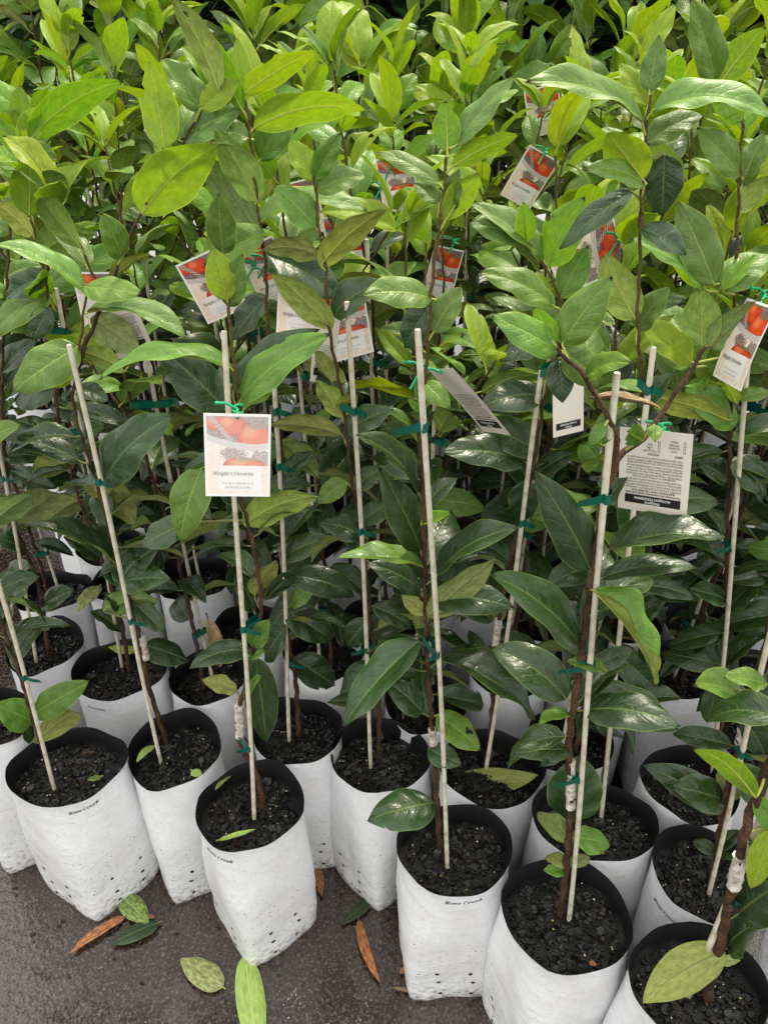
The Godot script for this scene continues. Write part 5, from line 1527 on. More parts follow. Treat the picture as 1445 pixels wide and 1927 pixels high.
	stem([Vector3(0.0246, 0.283, -0.0432), Vector3(0.0106, 0.4748, -0.0432), Vector3(-0.0048, 0.6738, -0.0432), Vector3(-0.0187, 0.8662, -0.0432), Vector3(-0.0308, 1.0191, -0.0432), Vector3(-0.0591, 1.1371, -0.0432), Vector3(-0.071, 1.2183, -0.0432), Vector3(-0.0819, 1.2919, -0.0432)], 0.006, 0.0022, "stem", 0.6)
	stake(Vector3(0.0198, 0.2731, -0.0245), Vector3(-0.0452, 1.1222, -0.0245), 0.0034)
	stem([Vector3(-0.0753, 1.2454, -0.0432), Vector3(-0.0773, 1.2852, -0.0532), Vector3(-0.0786, 1.3238, -0.0632), Vector3(-0.0793, 1.3668, -0.0732)], 0.003, 0.0018, "branch", 0.4)
	tie(Vector3(-0.0415, 1.073, -0.0245), Vector3(-0.0437, 1.073, -0.0432), Vector3(0.012, 0.002, 0.006))
	tie(Vector3(-0.0051, 0.5979, -0.0245), Vector3(0.0011, 0.5979, -0.0432), Vector3(0.02, 0.002, 0.006))
	lf(Vector3(-0.0815, 1.2929, -0.0432), Vector3(-0.1285, 1.337, -0.0282), Vector3(0.0369, 0.3562, -0.9337), 0.0437, "y", 0.3, 0.2, -0, 0.4)
	lf(Vector3(-0.086, 1.344, -0.0632), Vector3(-0.212, 1.3799, -0.0232), Vector3(0.377, 0.795, 0.4752), 0.0505, "m", 0.6, 0.55, 0.4, 0)
	lf(Vector3(-0.0766, 1.3535, -0.0632), Vector3(0.0256, 1.3494, -0.0232), Vector3(-0.1382, 0.8855, 0.4435), 0.0526, "m", 0.9, 0.55, -0.6, 0)
	lf(Vector3(-0.0802, 1.3691, -0.0732), Vector3(-0.0762, 1.4171, -0.0832), Vector3(-0.4104, 0.2186, 0.8853), 0.0266, "m", 0.25, 0.15, 0, 0)
	lf(Vector3(-0.0744, 1.3227, -0.0732), Vector3(-0.0215, 1.3491, -0.0761), Vector3(-0.322, 0.7149, 0.6206), 0.036, "m", 0.8976, 0.3058, -0, 0)
	lf(Vector3(-0.0571, 1.313, -0.0632), Vector3(-0.0455, 1.252, -0.0719), Vector3(-0.1869, -0.1747, 0.9667), 0.0414, "o", 0.4, 0.08, -0, 0)
	lf(Vector3(-0.0765, 1.3558, -0.0832), Vector3(-0.1062, 1.3933, -0.1019), Vector3(0.1585, 0.539, 0.8273), 0.0327, "y", 0.1736, 0.4112, 0, 0)
	lf(Vector3(-0.0636, 1.1492, -0.0432), Vector3(-0.1056, 1.2165, -0.0555), Vector3(0.3127, 0.0206, -0.9496), 0.0442, "m", 0.3, 0.15, 0.3, 0.4)
	lf(Vector3(-0.0523, 1.1303, -0.0632), Vector3(-0.0287, 1.1815, -0.054), Vector3(-0.7661, 0.2472, 0.5933), 0.0377, "m", 0.6666, 0.4921, -0, 0)
	lf(Vector3(-0.0788, 1.2868, -0.0432), Vector3(-0.1458, 1.3044, -0.0249), Vector3(0.3529, 0.6971, 0.6241), 0.0315, "m", 0.8677, 0.3, 0.3, 0)
	lf(Vector3(-0.0753, 1.2454, -0.0432), Vector3(-0.029, 1.2224, -0.0261), Vector3(0.0741, 0.6865, 0.7233), 0.0359, "o", 0.7832, 0.4943, -0, 0)
	lf(Vector3(-0.0879, 1.2801, -0.0532), Vector3(-0.1552, 1.2213, -0.0541), Vector3(-0.5615, 0.6336, 0.5323), 0.0352, "o", 0.5064, 0.3, 0, 0)
	lf(Vector3(-0.0194, 1.0095, -0.0632), Vector3(-0.0686, 0.9795, -0.0794), Vector3(-0.571, 0.7343, 0.3671), 0.0395, "o", 0.7387, 0.2367, 0, 0)
	lf(Vector3(-0.0109, 0.8529, -0.0632), Vector3(0.0348, 0.909, -0.0528), Vector3(-0.7784, 0.6045, 0.1695), 0.0482, "o", 0.849, 0.4813, -0, 0)
	lf(Vector3(-0.0071, 0.8463, -0.0732), Vector3(-0.0721, 0.9337, -0.0646), Vector3(0.6697, 0.4403, 0.598), 0.0721, "o", 0.9263, 0.4188, 0, 0)
	lf(Vector3(0.0021, 0.6865, -0.0632), Vector3(0.0458, 0.7504, -0.0446), Vector3(-0.835, 0.5124, 0.2004), 0.0525, "o", 0.4566, 0.2226, -0, 0)
	lf(Vector3(0.0027, 0.6351, -0.0632), Vector3(0.082, 0.547, -0.0749), Vector3(0.4191, 0.2616, 0.8694), 0.0581, "o", 0.6523, 0.4382, -0, 0)
	lf(Vector3(0.0084, 0.6152, -0.0732), Vector3(-0.046, 0.524, -0.0634), Vector3(-0.8038, 0.5117, 0.3034), 0.0641, "o", 0.6218, 0.3902, 0, 0)
	lf(Vector3(0.0116, 0.5115, -0.0532), Vector3(0.0474, 0.5749, -0.0582), Vector3(-0.8341, 0.4913, 0.2507), 0.0482, "o", 0.7284, 0.331, -0, 0)
	lf(Vector3(-0.0259, 1.0238, -0.0632), Vector3(-0.0023, 1.0816, -0.0558), Vector3(-0.8988, 0.331, 0.2873), 0.0415, "o", 0.9295, 0.5308, -0, 0)
	clothe(9, 0.45, 1)
	pot("sapling in the bag with Ross Creek printed on its shaded flank", 0.4943, -0.7013, 4, 0.9, 0.92, 0.97)
	bag_print(-1.1345, 0.87, 0.0062, 0, false)
	stem([Vector3(0.0113, 0.283, 0.0023), Vector3(-0.0028, 0.3999, 0.0023), Vector3(-0.0175, 0.5027, 0.0023), Vector3(-0.0217, 0.5908, 0.0023), Vector3(-0.0334, 0.6812, 0.0023), Vector3(-0.0369, 0.7979, 0.0023), Vector3(-0.052, 0.9228, 0.0023), Vector3(-0.0688, 1.0247, 0.0023), Vector3(-0.0967, 1.1421, 0.0023)], 0.0072, 0.003, "stem", 3)
	stake(Vector3(0.0014, 0.2731, 0.016), Vector3(-0.0466, 0.8812, 0.016), 0.0034)
	tie(Vector3(-0.0259, 0.6181, 0.016), Vector3(-0.0253, 0.6181, 0.0023), Vector3(0.01, 0.002, 0.006))
	graft(Vector3(-0.0218, 0.6116, 0.0023), Vector3(-0.0276, 0.652, 0.0023), 0.0075)
	lf(Vector3(-0.0039, 0.391, 0.0023), Vector3(-0.0326, 0.3904, -0.0148), Vector3(-0.2651, 0.8695, 0.4168), 0.022, "o", 0.7967, 0.3036, 0, 0)
	lf(Vector3(-0.0004, 0.3961, 0.0023), Vector3(0.0297, 0.4195, -0.0131), Vector3(-0.5504, 0.8173, 0.1706), 0.0271, "o", 0.5948, 0.4581, 0, 0)
	lf(Vector3(0.001, 0.3833, 0.0023), Vector3(0.0153, 0.3954, 0.019), Vector3(-0.3653, 0.8734, -0.3221), 0.0166, "o", 0.5598, 0.3746, -0, 0)
	lf(Vector3(-0.018, 0.505, 0.0023), Vector3(-0.1032, 0.5466, 0.0101), Vector3(0.4336, 0.8151, 0.3843), 0.0552, "o", 0.6, 0.3, 0, 0)
	lf(Vector3(-0.0173, 0.5084, 0.0023), Vector3(-0.0241, 0.5723, -0.0043), Vector3(0.7522, 0.0125, -0.6589), 0.0417, "o", 0.6856, 0.3, -0, 0)
	lf(Vector3(-0.0065, 0.4645, -0.0177), Vector3(-0.1331, 0.5523, -0.0209), Vector3(0.4714, 0.6992, 0.5374), 0.0539, "o", 0.7664, 0.2257, 0, 0)
	lf(Vector3(-0.0309, 0.5922, 0.0123), Vector3(0.0431, 0.4922, 0.0031), Vector3(0.4854, 0.2833, 0.8271), 0.0555, "o", 0.6627, 0.5446, -0, 0)
	lf(Vector3(-0.0322, 0.6764, 0.0023), Vector3(-0.1246, 0.7576, 0.0323), Vector3(0.6666, 0.7445, 0.0372), 0.067, "m", 0.9137, 0.6, 0.4, 0)
	lf(Vector3(-0.0389, 0.7576, 0.0323), Vector3(-0.088, 0.7649, 0.0265), Vector3(0.1188, 0.9671, 0.2251), 0.033, "m", 0.4028, 0.4681, 0.4, 0)
	lf(Vector3(-0.0324, 0.6715, 0.0023), Vector3(0.0188, 0.5947, -0.0033), Vector3(0.2163, 0.0738, 0.9735), 0.038, "o", 0.538, 0.3604, -0, 0)
	lf(Vector3(-0.0815, 0.7279, 0.0023), Vector3(-0.0739, 0.6567, -0.0024), Vector3(-0.0703, -0.073, 0.9949), 0.0306, "o", 0.4292, 0.2765, -0, 0)
	clothe(5, 0.6, 1)
	pot("sapling with an upright pale stake in the third bag up the right edge", 0.5194, -0.8673, 5, 0.3, 0.94, 0.92)
	stem([Vector3(0.0754, 0.283, -0.0625), Vector3(0.0475, 0.4873, -0.0625), Vector3(-0.0225, 0.8059, -0.0625), Vector3(-0.0583, 0.9755, -0.0625), Vector3(-0.0856, 1.1063, -0.0625), Vector3(-0.1251, 1.2998, -0.0625), Vector3(-0.132, 1.3418, -0.0625)], 0.0062, 0.002, "stem", 0.6)
	stake(Vector3(0.0695, 0.2734, -0.0484), Vector3(-0.0679, 1.0976, -0.0484), 0.0034)
	tie(Vector3(0.0335, 0.4897, -0.0484), Vector3(0.047, 0.4897, -0.0625), Vector3(0.01, 0.002, 0.006))
	tie(Vector3(-0.0162, 0.7877, -0.0484), Vector3(-0.0185, 0.7877, -0.0625), Vector3(-0.02, 0.002, 0.006))
	tie(Vector3(-0.056, 1.026, -0.0484), Vector3(-0.0689, 1.026, -0.0625), Vector3(0.02, 0.002, 0.006))
	lf(Vector3(-0.0728, 0.9926, -0.0425), Vector3(-0.2198, 1.0398, -0.0125), Vector3(-0.0722, 0.3655, -0.928), 0.0414, "m", 0.5, 0.15, -0.05, 0)
	lf(Vector3(-0.1418, 1.0748, -0.0325), Vector3(-0.2135, 1.1246, -0.0413), Vector3(0.2517, 0.5078, 0.8239), 0.0448, "y", 0.4, 0.45, 0, 0)
	lf(Vector3(-0.1332, 1.0952, -0.0325), Vector3(-0.1491, 1.1661, -0.0367), Vector3(0.4447, 0.0455, -0.8945), 0.0481, "m", 0.25, 0.12, -0, 0.6)
	lf(Vector3(-0.1253, 1.095, -0.0275), Vector3(-0.0852, 1.1604, -0.0075), Vector3(0.2895, 0.113, -0.9505), 0.0417, "o", 0.3, 0.15, 0, 0)
	lf(Vector3(-0.1281, 1.0576, -0.0625), Vector3(-0.1758, 1.0824, -0.0815), Vector3(-0.0193, 0.5848, 0.8109), 0.0377, "m", 0.6273, 0.506, 0, 0)
	lf(Vector3(-0.0955, 1.0395, -0.0625), Vector3(-0.09, 1.104, -0.0494), Vector3(-0.7552, -0.0678, 0.652), 0.0417, "m", 0.6082, 0.5497, -0, 0)
	lf(Vector3(-0.0515, 0.9794, -0.0625), Vector3(-0.1375, 1.0343, -0.0522), Vector3(0.4099, 0.4991, 0.7635), 0.055, "m", 0.4815, 0.2, 0, 0)
	lf(Vector3(-0.0709, 1.0253, -0.0325), Vector3(-0.0312, 1.0327, -0.0356), Vector3(-0.1481, 0.9364, 0.3181), 0.0267, "m", 0.9468, 0.3, -0, 0)
	lf(Vector3(-0.0722, 1.0195, -0.0325), Vector3(-0.1045, 1.0597, -0.0356), Vector3(0.568, 0.401, -0.7188), 0.0232, "y", 0.3666, 0.5, -0, 0)
	lf(Vector3(-0.1312, 1.1676, -0.0425), Vector3(-0.187, 1.2574, -0.0575), Vector3(0.1101, 0.2307, 0.9668), 0.0521, "m", 0.3, 0.2, 0, 0)
	lf(Vector3(-0.143, 1.1614, -0.0425), Vector3(-0.2368, 1.2185, -0.0472), Vector3(0.4296, 0.7477, 0.5063), 0.0521, "m", 0.6, 0.55, 0.2, 0)
	lf(Vector3(-0.1241, 1.1614, -0.0425), Vector3(-0.0641, 1.1978, -0.0617), Vector3(-0.2979, 0.7815, 0.5482), 0.0481, "m", 0.9284, 0.2, -0, 0)
	lf(Vector3(-0.1235, 1.1642, -0.0325), Vector3(-0.0895, 1.2001, -0.047), Vector3(-0.5018, 0.6884, 0.5237), 0.0255, "y", 0.1124, 0.6, -0, 0)
	lf(Vector3(-0.1166, 1.2723, -0.0625), Vector3(-0.0982, 1.3251, -0.0751), Vector3(-0.6564, 0.3843, 0.6492), 0.0378, "m", 0.5467, 0.4639, -0, 0)
	lf(Vector3(-0.1211, 1.2834, -0.0625), Vector3(-0.1784, 1.3311, -0.0675), Vector3(0.1596, 0.2926, 0.9428), 0.0402, "m", 0.4836, 0.3814, 0, 0)
	lf(Vector3(-0.151, 1.372, -0.1125), Vector3(-0.2016, 1.4497, -0.0935), Vector3(0.2644, -0.0632, 0.9624), 0.0422, "m", 0.4495, 0.4, 0, 0)
	lf(Vector3(-0.1474, 1.3694, -0.1125), Vector3(-0.111, 1.4245, -0.1067), Vector3(-0.0854, 0.159, -0.9836), 0.0423, "y", 0.3327, 0.3672, 0, 0)
	lf(Vector3(-0.1325, 1.3393, -0.0625), Vector3(-0.1845, 1.3729, -0.0438), Vector3(0.3956, 0.1065, 0.9122), 0.0333, "y", 0.3181, 0.2921, 0, 0)
	lf(Vector3(-0.1114, 1.2439, -0.0625), Vector3(-0.0938, 1.2848, -0.0532), Vector3(0.1288, 0.1661, -0.9776), 0.03, "m", 0.6646, 0.447, 0, 0)
	lf(Vector3(-0.0004, 0.7418, -0.0725), Vector3(-0.0586, 0.7767, -0.0921), Vector3(0.3233, 0.8129, 0.4844), 0.0467, "o", 0.6304, 0.3765, 0, 0)
	lf(Vector3(0.0092, 0.6787, -0.0625), Vector3(-0.0585, 0.7027, -0.058), Vector3(0.3365, 0.8987, 0.2813), 0.0475, "o", 0.4308, 0.3752, 0, 0)
	lf(Vector3(0.024, 0.6414, -0.0825), Vector3(0.0711, 0.6905, -0.1009), Vector3(-0.7069, 0.7041, 0.0674), 0.0465, "o", 0.5902, 0.2075, 0, 0)
	lf(Vector3(0.0317, 0.6086, -0.0825), Vector3(-0.01, 0.5443, -0.0905), Vector3(-0.8399, 0.5423, 0.0228), 0.0509, "o", 0.7602, 0.5237, 0, 0)
	lf(Vector3(0.037, 0.5469, -0.0625), Vector3(0.081, 0.5991, -0.0676), Vector3(-0.7663, 0.6416, -0.0328), 0.0452, "o", 0.7922, 0.5281, 0, 0)
	lf(Vector3(0.0464, 0.4994, -0.0625), Vector3(0.0019, 0.4563, -0.0445), Vector3(-0.7153, 0.6876, -0.1245), 0.0426, "o", 0.566, 0.2583, -0, 0)
	lf(Vector3(-0.0346, 0.8829, -0.0825), Vector3(-0.0903, 0.9178, -0.0652), Vector3(0.5422, 0.5496, 0.6356), 0.0448, "o", 0.6468, 0.4577, 0, 0)
	lf(Vector3(-0.0464, 0.9193, -0.0625), Vector3(0.0158, 0.8692, -0.0613), Vector3(0.457, 0.5827, 0.672), 0.0527, "o", 0.9085, 0.3047, -0, 0)
	clothe(9, 0.45, 1)
	pot("sapling whose broad bright leaf tops a short shoot above the leaning stake at the left", -0.5282, -1.1447, 0, 0.35, 1.08, 1)
	bag_print(-0.3665, 0.91, 0.005, 0, false)
	stem([Vector3(0.004, 0.283, -0.0229), Vector3(0.0109, 0.4087, -0.0229), Vector3(0.0104, 0.5021, -0.0229), Vector3(0.0019, 0.5896, -0.0229), Vector3(-0.011, 0.7165, -0.0229), Vector3(-0.0156, 0.832, -0.0229), Vector3(-0.0055, 0.9284, -0.0229), Vector3(0.0125, 1.026, -0.0229), Vector3(0.0192, 1.108, -0.0229), Vector3(0.0185, 1.162, -0.0229), Vector3(0.0173, 1.1953, -0.0229)], 0.006, 0.0022, "stem", 0.6)
	stake(Vector3(-0.0123, 0.273, -0.0322), Vector3(0.0295, 1.0871, -0.0322), 0.0034)
	tie(Vector3(0.017, 0.844, -0.0322), Vector3(-0.0143, 0.844, -0.0229), Vector3(0.015, 0.002, 0.006))
	tie(Vector3(0.026, 1.0204, -0.0322), Vector3(0.0114, 1.0204, -0.0229), Vector3(0.012, 0.002, 0.006))
	lf(Vector3(0.0173, 1.1953, -0.0229), Vector3(0.0413, 1.2781, -0.0208), Vector3(-0.4787, 0.1601, -0.8632), 0.0569, "y", 0.3, 0.3, 0, 0.5)
	lf(Vector3(0.0204, 1.0626, -0.0129), Vector3(-0.0172, 1.0133, -0.0102), Vector3(-0.1674, 0.1795, 0.9694), 0.0399, "o", 0.6497, 0.2, 0, 0)
	lf(Vector3(0.0238, 1.076, -0.0229), Vector3(-0.1004, 1.0031, -0.0393), Vector3(-0.4124, 0.5365, 0.7362), 0.0589, "m", 0.4791, 0.3, 0.5, 0)
	lf(Vector3(0.0157, 1.1695, -0.0229), Vector3(-0.0368, 1.2116, -0.0323), Vector3(0.1444, -0.0424, -0.9886), 0.0449, "m", 0.831, 0.4594, -0, 0)
	lf(Vector3(0.0186, 1.1392, -0.0229), Vector3(0.1038, 1.1674, -0.0324), Vector3(-0.2553, 0.4896, -0.8337), 0.0596, "m", 0.7441, 0.3, 0.4, 0)
	lf(Vector3(0.0232, 1.108, -0.0229), Vector3(-0.0465, 1.0775, -0.0177), Vector3(-0.1918, 0.5721, 0.7975), 0.0503, "o", 0.5449, 0.5068, 0, 0)
	lf(Vector3(0.0048, 1.0837, -0.0529), Vector3(0.1487, 1.1471, -0.0553), Vector3(-0.205, 0.4982, 0.8425), 0.0628, "m", 0.4973, 0.2481, -0, 0)
	lf(Vector3(-0.0156, 0.832, -0.0229), Vector3(-0.1031, 0.8631, -0.0408), Vector3(0.2871, 0.9334, 0.2152), 0.0624, "o", 0.7087, 0.2034, 0, 0)
	lf(Vector3(-0.0136, 0.7913, -0.0229), Vector3(-0.0949, 0.7494, -0.0411), Vector3(0.002, 0.3971, -0.9178), 0.0615, "o", 0.6719, 0.505, -0, 0)
	lf(Vector3(-0.011, 0.7165, -0.0229), Vector3(-0.0999, 0.6484, -0.0413), Vector3(-0.1636, 0.4505, -0.8776), 0.0749, "o", 0.4646, 0.4524, -0, 0)
	lf(Vector3(-0.0276, 0.8014, -0.0429), Vector3(0.0577, 0.8543, -0.0384), Vector3(-0.4728, 0.7189, 0.5095), 0.0663, "o", 0.5218, 0.5322, -0, 0)
	lf(Vector3(-0.01, 0.9242, -0.0329), Vector3(-0.0907, 0.8889, -0.0484), Vector3(-0.4007, 0.6177, 0.6767), 0.059, "o", 0.7762, 0.2325, 0, 0)
	lf(Vector3(-0.0153, 0.6819, -0.0429), Vector3(0.0767, 0.7387, -0.0602), Vector3(-0.3784, 0.7702, 0.5135), 0.0722, "o", 0.7569, 0.5122, -0, 0)
	lf(Vector3(0.0064, 0.5967, -0.0129), Vector3(-0.0473, 0.6498, -0.004), Vector3(0.6983, 0.6617, 0.2731), 0.0502, "o", 0.7537, 0.4953, 0, 0)
	lf(Vector3(0.0104, 0.5021, -0.0229), Vector3(0.0873, 0.5289, -0.038), Vector3(-0.2586, 0.9167, 0.3047), 0.0547, "o", 0.5423, 0.3045, -0, 0)
	lf(Vector3(0.0109, 0.4087, -0.0229), Vector3(-0.0533, 0.4465, -0.0428), Vector3(0.5006, 0.8653, 0.0264), 0.0509, "o", 0.6837, 0.5157, -0, 0)
	clothe(9, 0.58, 1)
	pot("sapling in the bag at the left edge behind the front bag, two stakes close together", -0.7057, -1.211, 1, 0.7, 0.88, 1)
	stem([Vector3(-0.0006, 0.283, -0.0026), Vector3(0.0103, 0.3832, -0.0026), Vector3(0.0221, 0.4793, -0.0026), Vector3(0.0179, 0.5694, -0.0026), Vector3(0.011, 0.6423, -0.0026), Vector3(0.0313, 0.7772, -0.0026), Vector3(0.0687, 0.9376, -0.0026), Vector3(0.1074, 1.0624, -0.0026), Vector3(0.1411, 1.1673, -0.0026), Vector3(0.1719, 1.2417, -0.0026), Vector3(0.1931, 1.3113, -0.0026)], 0.006, 0.002, "stem", 0.6)
	stake(Vector3(-0.0168, 0.2732, 0.0214), Vector3(0.0508, 0.9471, 0.0214), 0.0034)
	tie(Vector3(0.0085, 0.5252, 0.0214), Vector3(0.02, 0.5252, -0.0026), Vector3(0.015, 0.002, 0.006))
	tie(Vector3(0.0308, 0.7475, 0.0214), Vector3(0.0268, 0.7475, -0.0026), Vector3(0.015, 0.002, 0.006))
	lf(Vector3(0.1928, 1.3099, -0.0026), Vector3(0.2026, 1.3572, -0.004), Vector3(0.2007, -0.013, 0.9796), 0.0315, "y", 0.4787, 0.2922, -0, 0)
	lf(Vector3(0.1958, 1.328, -0.0026), Vector3(0.1353, 1.3645, -0.0144), Vector3(0.2637, 0.6637, 0.7), 0.0473, "y", 0.2701, 0.2, 0, 0)
	lf(Vector3(0.2055, 1.2906, 0.0074), Vector3(0.3515, 1.3625, 0.0122), Vector3(-0.2184, 0.5003, -0.8379), 0.0535, "y", 0.5, 0.25, 0.35, 0)
	lf(Vector3(0.1901, 1.284, -0.0026), Vector3(0.2308, 1.3318, 0.0049), Vector3(-0.1848, 0.0034, 0.9828), 0.0413, "y", 0.158, 0.5192, -0, 0)
	lf(Vector3(0.1798, 1.2701, -0.0026), Vector3(0.1532, 1.3172, -0.0119), Vector3(0.0626, -0.159, -0.9853), 0.0362, "y", 0.3221, 0.5151, -0, 0)
	lf(Vector3(0.1831, 1.2771, -0.0026), Vector3(0.2374, 1.2639, 0.0039), Vector3(0.0689, 0.6559, 0.7517), 0.0372, "m", 0.8314, 0.4926, -0, 0)
	lf(Vector3(0.1391, 1.1596, -0.0026), Vector3(0.0791, 1.1886, -0.0109), Vector3(0.3075, 0.7873, 0.5345), 0.0443, "m", 0.5426, 0.3251, 0, 0)
	lf(Vector3(0.1354, 1.171, -0.0226), Vector3(0.2094, 1.2266, -0.007), Vector3(-0.2901, 0.12, 0.9494), 0.0572, "m", 0.7462, 0.4242, -0, 0)
	lf(Vector3(0.1074, 1.0624, -0.0026), Vector3(0.066, 1.1006, 0.0156), Vector3(0.7093, 0.5668, 0.4191), 0.0391, "m", 0.8234, 0.3177, 0, 0)
	lf(Vector3(0.108, 1.0904, -0.0226), Vector3(0.1607, 1.1029, -0.0385), Vector3(0.0109, 0.7667, 0.642), 0.0372, "m", 0.8644, 0.4039, -0, 0)
	lf(Vector3(0.0687, 0.9376, -0.0026), Vector3(0.1311, 0.9863, -0.0206), Vector3(-0.3478, 0.6827, 0.6426), 0.0537, "o", 0.6113, 0.4227, -0, 0)
	lf(Vector3(0.0457, 0.8398, -0.0026), Vector3(-0.0205, 0.8134, 0.0063), Vector3(-0.2174, 0.7557, 0.6178), 0.0474, "o", 0.6246, 0.3153, 0, 0)
	lf(Vector3(0.0313, 0.7772, -0.0026), Vector3(0.099, 0.7686, -0.0188), Vector3(0.2169, 0.8661, 0.4505), 0.0463, "o", 0.7943, 0.3437, -0, 0)
	lf(Vector3(0.011, 0.6423, -0.0026), Vector3(0.1352, 0.7089, 0.0122), Vector3(-0.0928, 0.3773, -0.9214), 0.0927, "o", 0.5658, 0.2631, 0, 0)
	lf(Vector3(0.0179, 0.5694, -0.0026), Vector3(-0.0327, 0.6182, 0.0151), Vector3(0.7002, 0.7131, 0.035), 0.0479, "o", 0.893, 0.3772, 0, 0)
	lf(Vector3(0.019, 0.5315, -0.0026), Vector3(-0.0742, 0.4398, -0.0185), Vector3(-0.5982, 0.4998, 0.6263), 0.0869, "o", 0.5244, 0.2094, 0, 0)
	lf(Vector3(0.0179, 0.4389, -0.0026), Vector3(0.0921, 0.4813, -0), Vector3(-0.4542, 0.7659, 0.4552), 0.0564, "o", 0.4593, 0.379, -0, 0)
	clothe(9, 0.58, 1)
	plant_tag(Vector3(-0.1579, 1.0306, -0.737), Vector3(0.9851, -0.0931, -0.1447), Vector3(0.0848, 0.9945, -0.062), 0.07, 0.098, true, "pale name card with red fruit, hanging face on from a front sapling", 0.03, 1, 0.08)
	twine(Vector3(-0.154, 1.0745, -0.7388), Vector3(-0.1585, 1.0732, -0.765))
	plant_tag(Vector3(0.2731, 1.0401, -0.6825), Vector3(0.861, 0.1185, 0.4946), Vector3(-0.1336, 0.991, -0.0049), 0.07, 0.096, false, "cream card showing its small print upside down, beside the straight front stake", 0.06, 14, 0.07)
	twine(Vector3(0.2669, 1.0829, -0.6818), Vector3(0.2797, 1.0842, -0.695))
	plant_tag(Vector3(0.0911, 1.082, -0.7649), Vector3(0.2941, 0.3723, 0.8803), Vector3(-0.6665, 0.74, -0.0903), 0.07, 0.096, false, "cream card seen at a slant, black bar lowest, behind a small wet leaf", 0.04, 12, 0.06)
	twine(Vector3(0.0616, 1.1134, -0.7683), Vector3(0.0424, 1.1135, -0.78))
	plant_tag(Vector3(0.2656, 1.1927, -1.5132), Vector3(0.8529, -0.4356, -0.2877), Vector3(0.471, 0.8798, 0.0644), 0.07, 0.096, true, "tilted name card with two red fruits high among the middle rows", 0.05, 0, 0.075)
	twine(Vector3(0.2862, 1.2306, -1.5094), Vector3(0.2888, 1.2391, -1.5))
	plant_tag(Vector3(0.1088, 1.0389, -1.4403), Vector3(0.8175, -0.2793, -0.5037), Vector3(0.2344, 0.9602, -0.152), 0.07, 0.096, true, "narrow name card behind the thin stem of the stickered bag's sapling", 0.04, 0, 0.065)
	twine(Vector3(0.1194, 1.0804, -1.446), Vector3(0.1295, 1.0994, -1.43))
	plant_tag(Vector3(0.2728, 1.1628, -1.06), Vector3(0.4533, -0.8914, 0), Vector3(0.8914, 0.4533, 0), 0.075, 0.096, true, "large upside-leaning card of red fruit between broad bright leaves", 0.05, 0, 0.06)
	twine(Vector3(0.3113, 1.1824, -1.059), Vector3(0.3136, 1.1857, -1.06))
	plant_tag(Vector3(0.4162, 1.1131, -0.8589), Vector3(0.0401, 0.127, 0.9911), Vector3(0.2392, 0.9618, -0.133), 0.07, 0.096, true, "long bent name card at the right edge under a dark leaf", -0.12, 0, 0.03)
	twine(Vector3(0.4256, 1.1549, -0.8647), Vector3(0.4473, 1.1579, -0.9))
	plant_tag(Vector3(-0.1107, 1.116, -1.0195), Vector3(0.7648, -0.3189, -0.5597), Vector3(0.0714, 0.9055, -0.4183), 0.07, 0.096, true, "slanting name card half behind an olive leaf, near the pale stake top", 0.05, 0, 0.055)
	twine(Vector3(-0.107, 1.1554, -1.0369), Vector3(-0.1502, 1.1666, -1.02))
	plant_tag(Vector3(-0.0556, 1.0673, -1.0626), Vector3(0.9013, 0.1096, -0.4191), Vector3(-0.15, 0.9866, -0.0646), 0.075, 0.096, true, "name card showing only its printed foot beside the pale stake top", 0.05, 0, 0.05)
	plant_tag(Vector3(-0.0789, 1.0536, -1.0116), Vector3(0.3902, -0.3832, -0.8372), Vector3(0.1152, 0.9224, -0.3686), 0.07, 0.096, false, "grey-backed card hanging edge on below the olive leaf", 0.05, 10, 0.03)
	plant_tag(Vector3(0.2243, 1.0377, -0.8642), Vector3(0.9454, 0.0861, -0.3143), Vector3(-0.109, 0.9925, -0.0561), 0.042, 0.085, false, "card of which only a black bar and white foot show under a wet leaf", 0.03, 0, 0.03)
	plant_tag(Vector3(-0.4347, 1.0683, -1.16), Vector3(1, 0, 0), Vector3(0, 1, 0), 0.06, 0.096, true, "orange fruit card behind the short stake top at the left", 0.04, 0, 0.06)
	plant_tag(Vector3(-0.3723, 1.0734, -1.05), Vector3(0.9653, 0.2612, 0), Vector3(-0.2612, 0.9653, 0), 0.07, 0.096, false, "cream small-print card behind the forked shoot at the left", 0.04, 12, 0.03)
	plant_tag(Vector3(-0.2555, 1.0977, -1.15), Vector3(0.9201, 0.3917, 0), Vector3(-0.3917, 0.9201, 0), 0.07, 0.096, true, "white name card among leaves behind the wrinkled yellow leaf", 0.05, 0, 0.055)
	plant_tag(Vector3(-0.1786, 1.105, -1.2), Vector3(0.9351, 0.3543, 0), Vector3(-0.3543, 0.9351, 0), 0.06, 0.096, true, "bright orange card half hidden beside a grey leaf tip", 0.04, 0, 0.05)
	twine(Vector3(-0.1939, 1.1454, -1.199), Vector3(-0.1976, 1.1155, -1.2))
	plant_tag(Vector3(0.0259, 1.1787, -1.55), Vector3(0.9836, 0.1801, 0), Vector3(-0.1801, 0.9836, 0), 0.07, 0.096, true, "small far card in the gap behind the yellow shoot tips", 0.03, 0, 0.03)
	twine(Vector3(0.0181, 1.2212, -1.549), Vector3(-0.0025, 1.172, -1.55))
	plant_tag(Vector3(0.351, 1.2723, -1.9), Vector3(0.9699, 0.2436, 0), Vector3(-0.2436, 0.9699, 0), 0.075, 0.096, true, "far white card low between the upper leaves", 0.03, 0, 0.03)
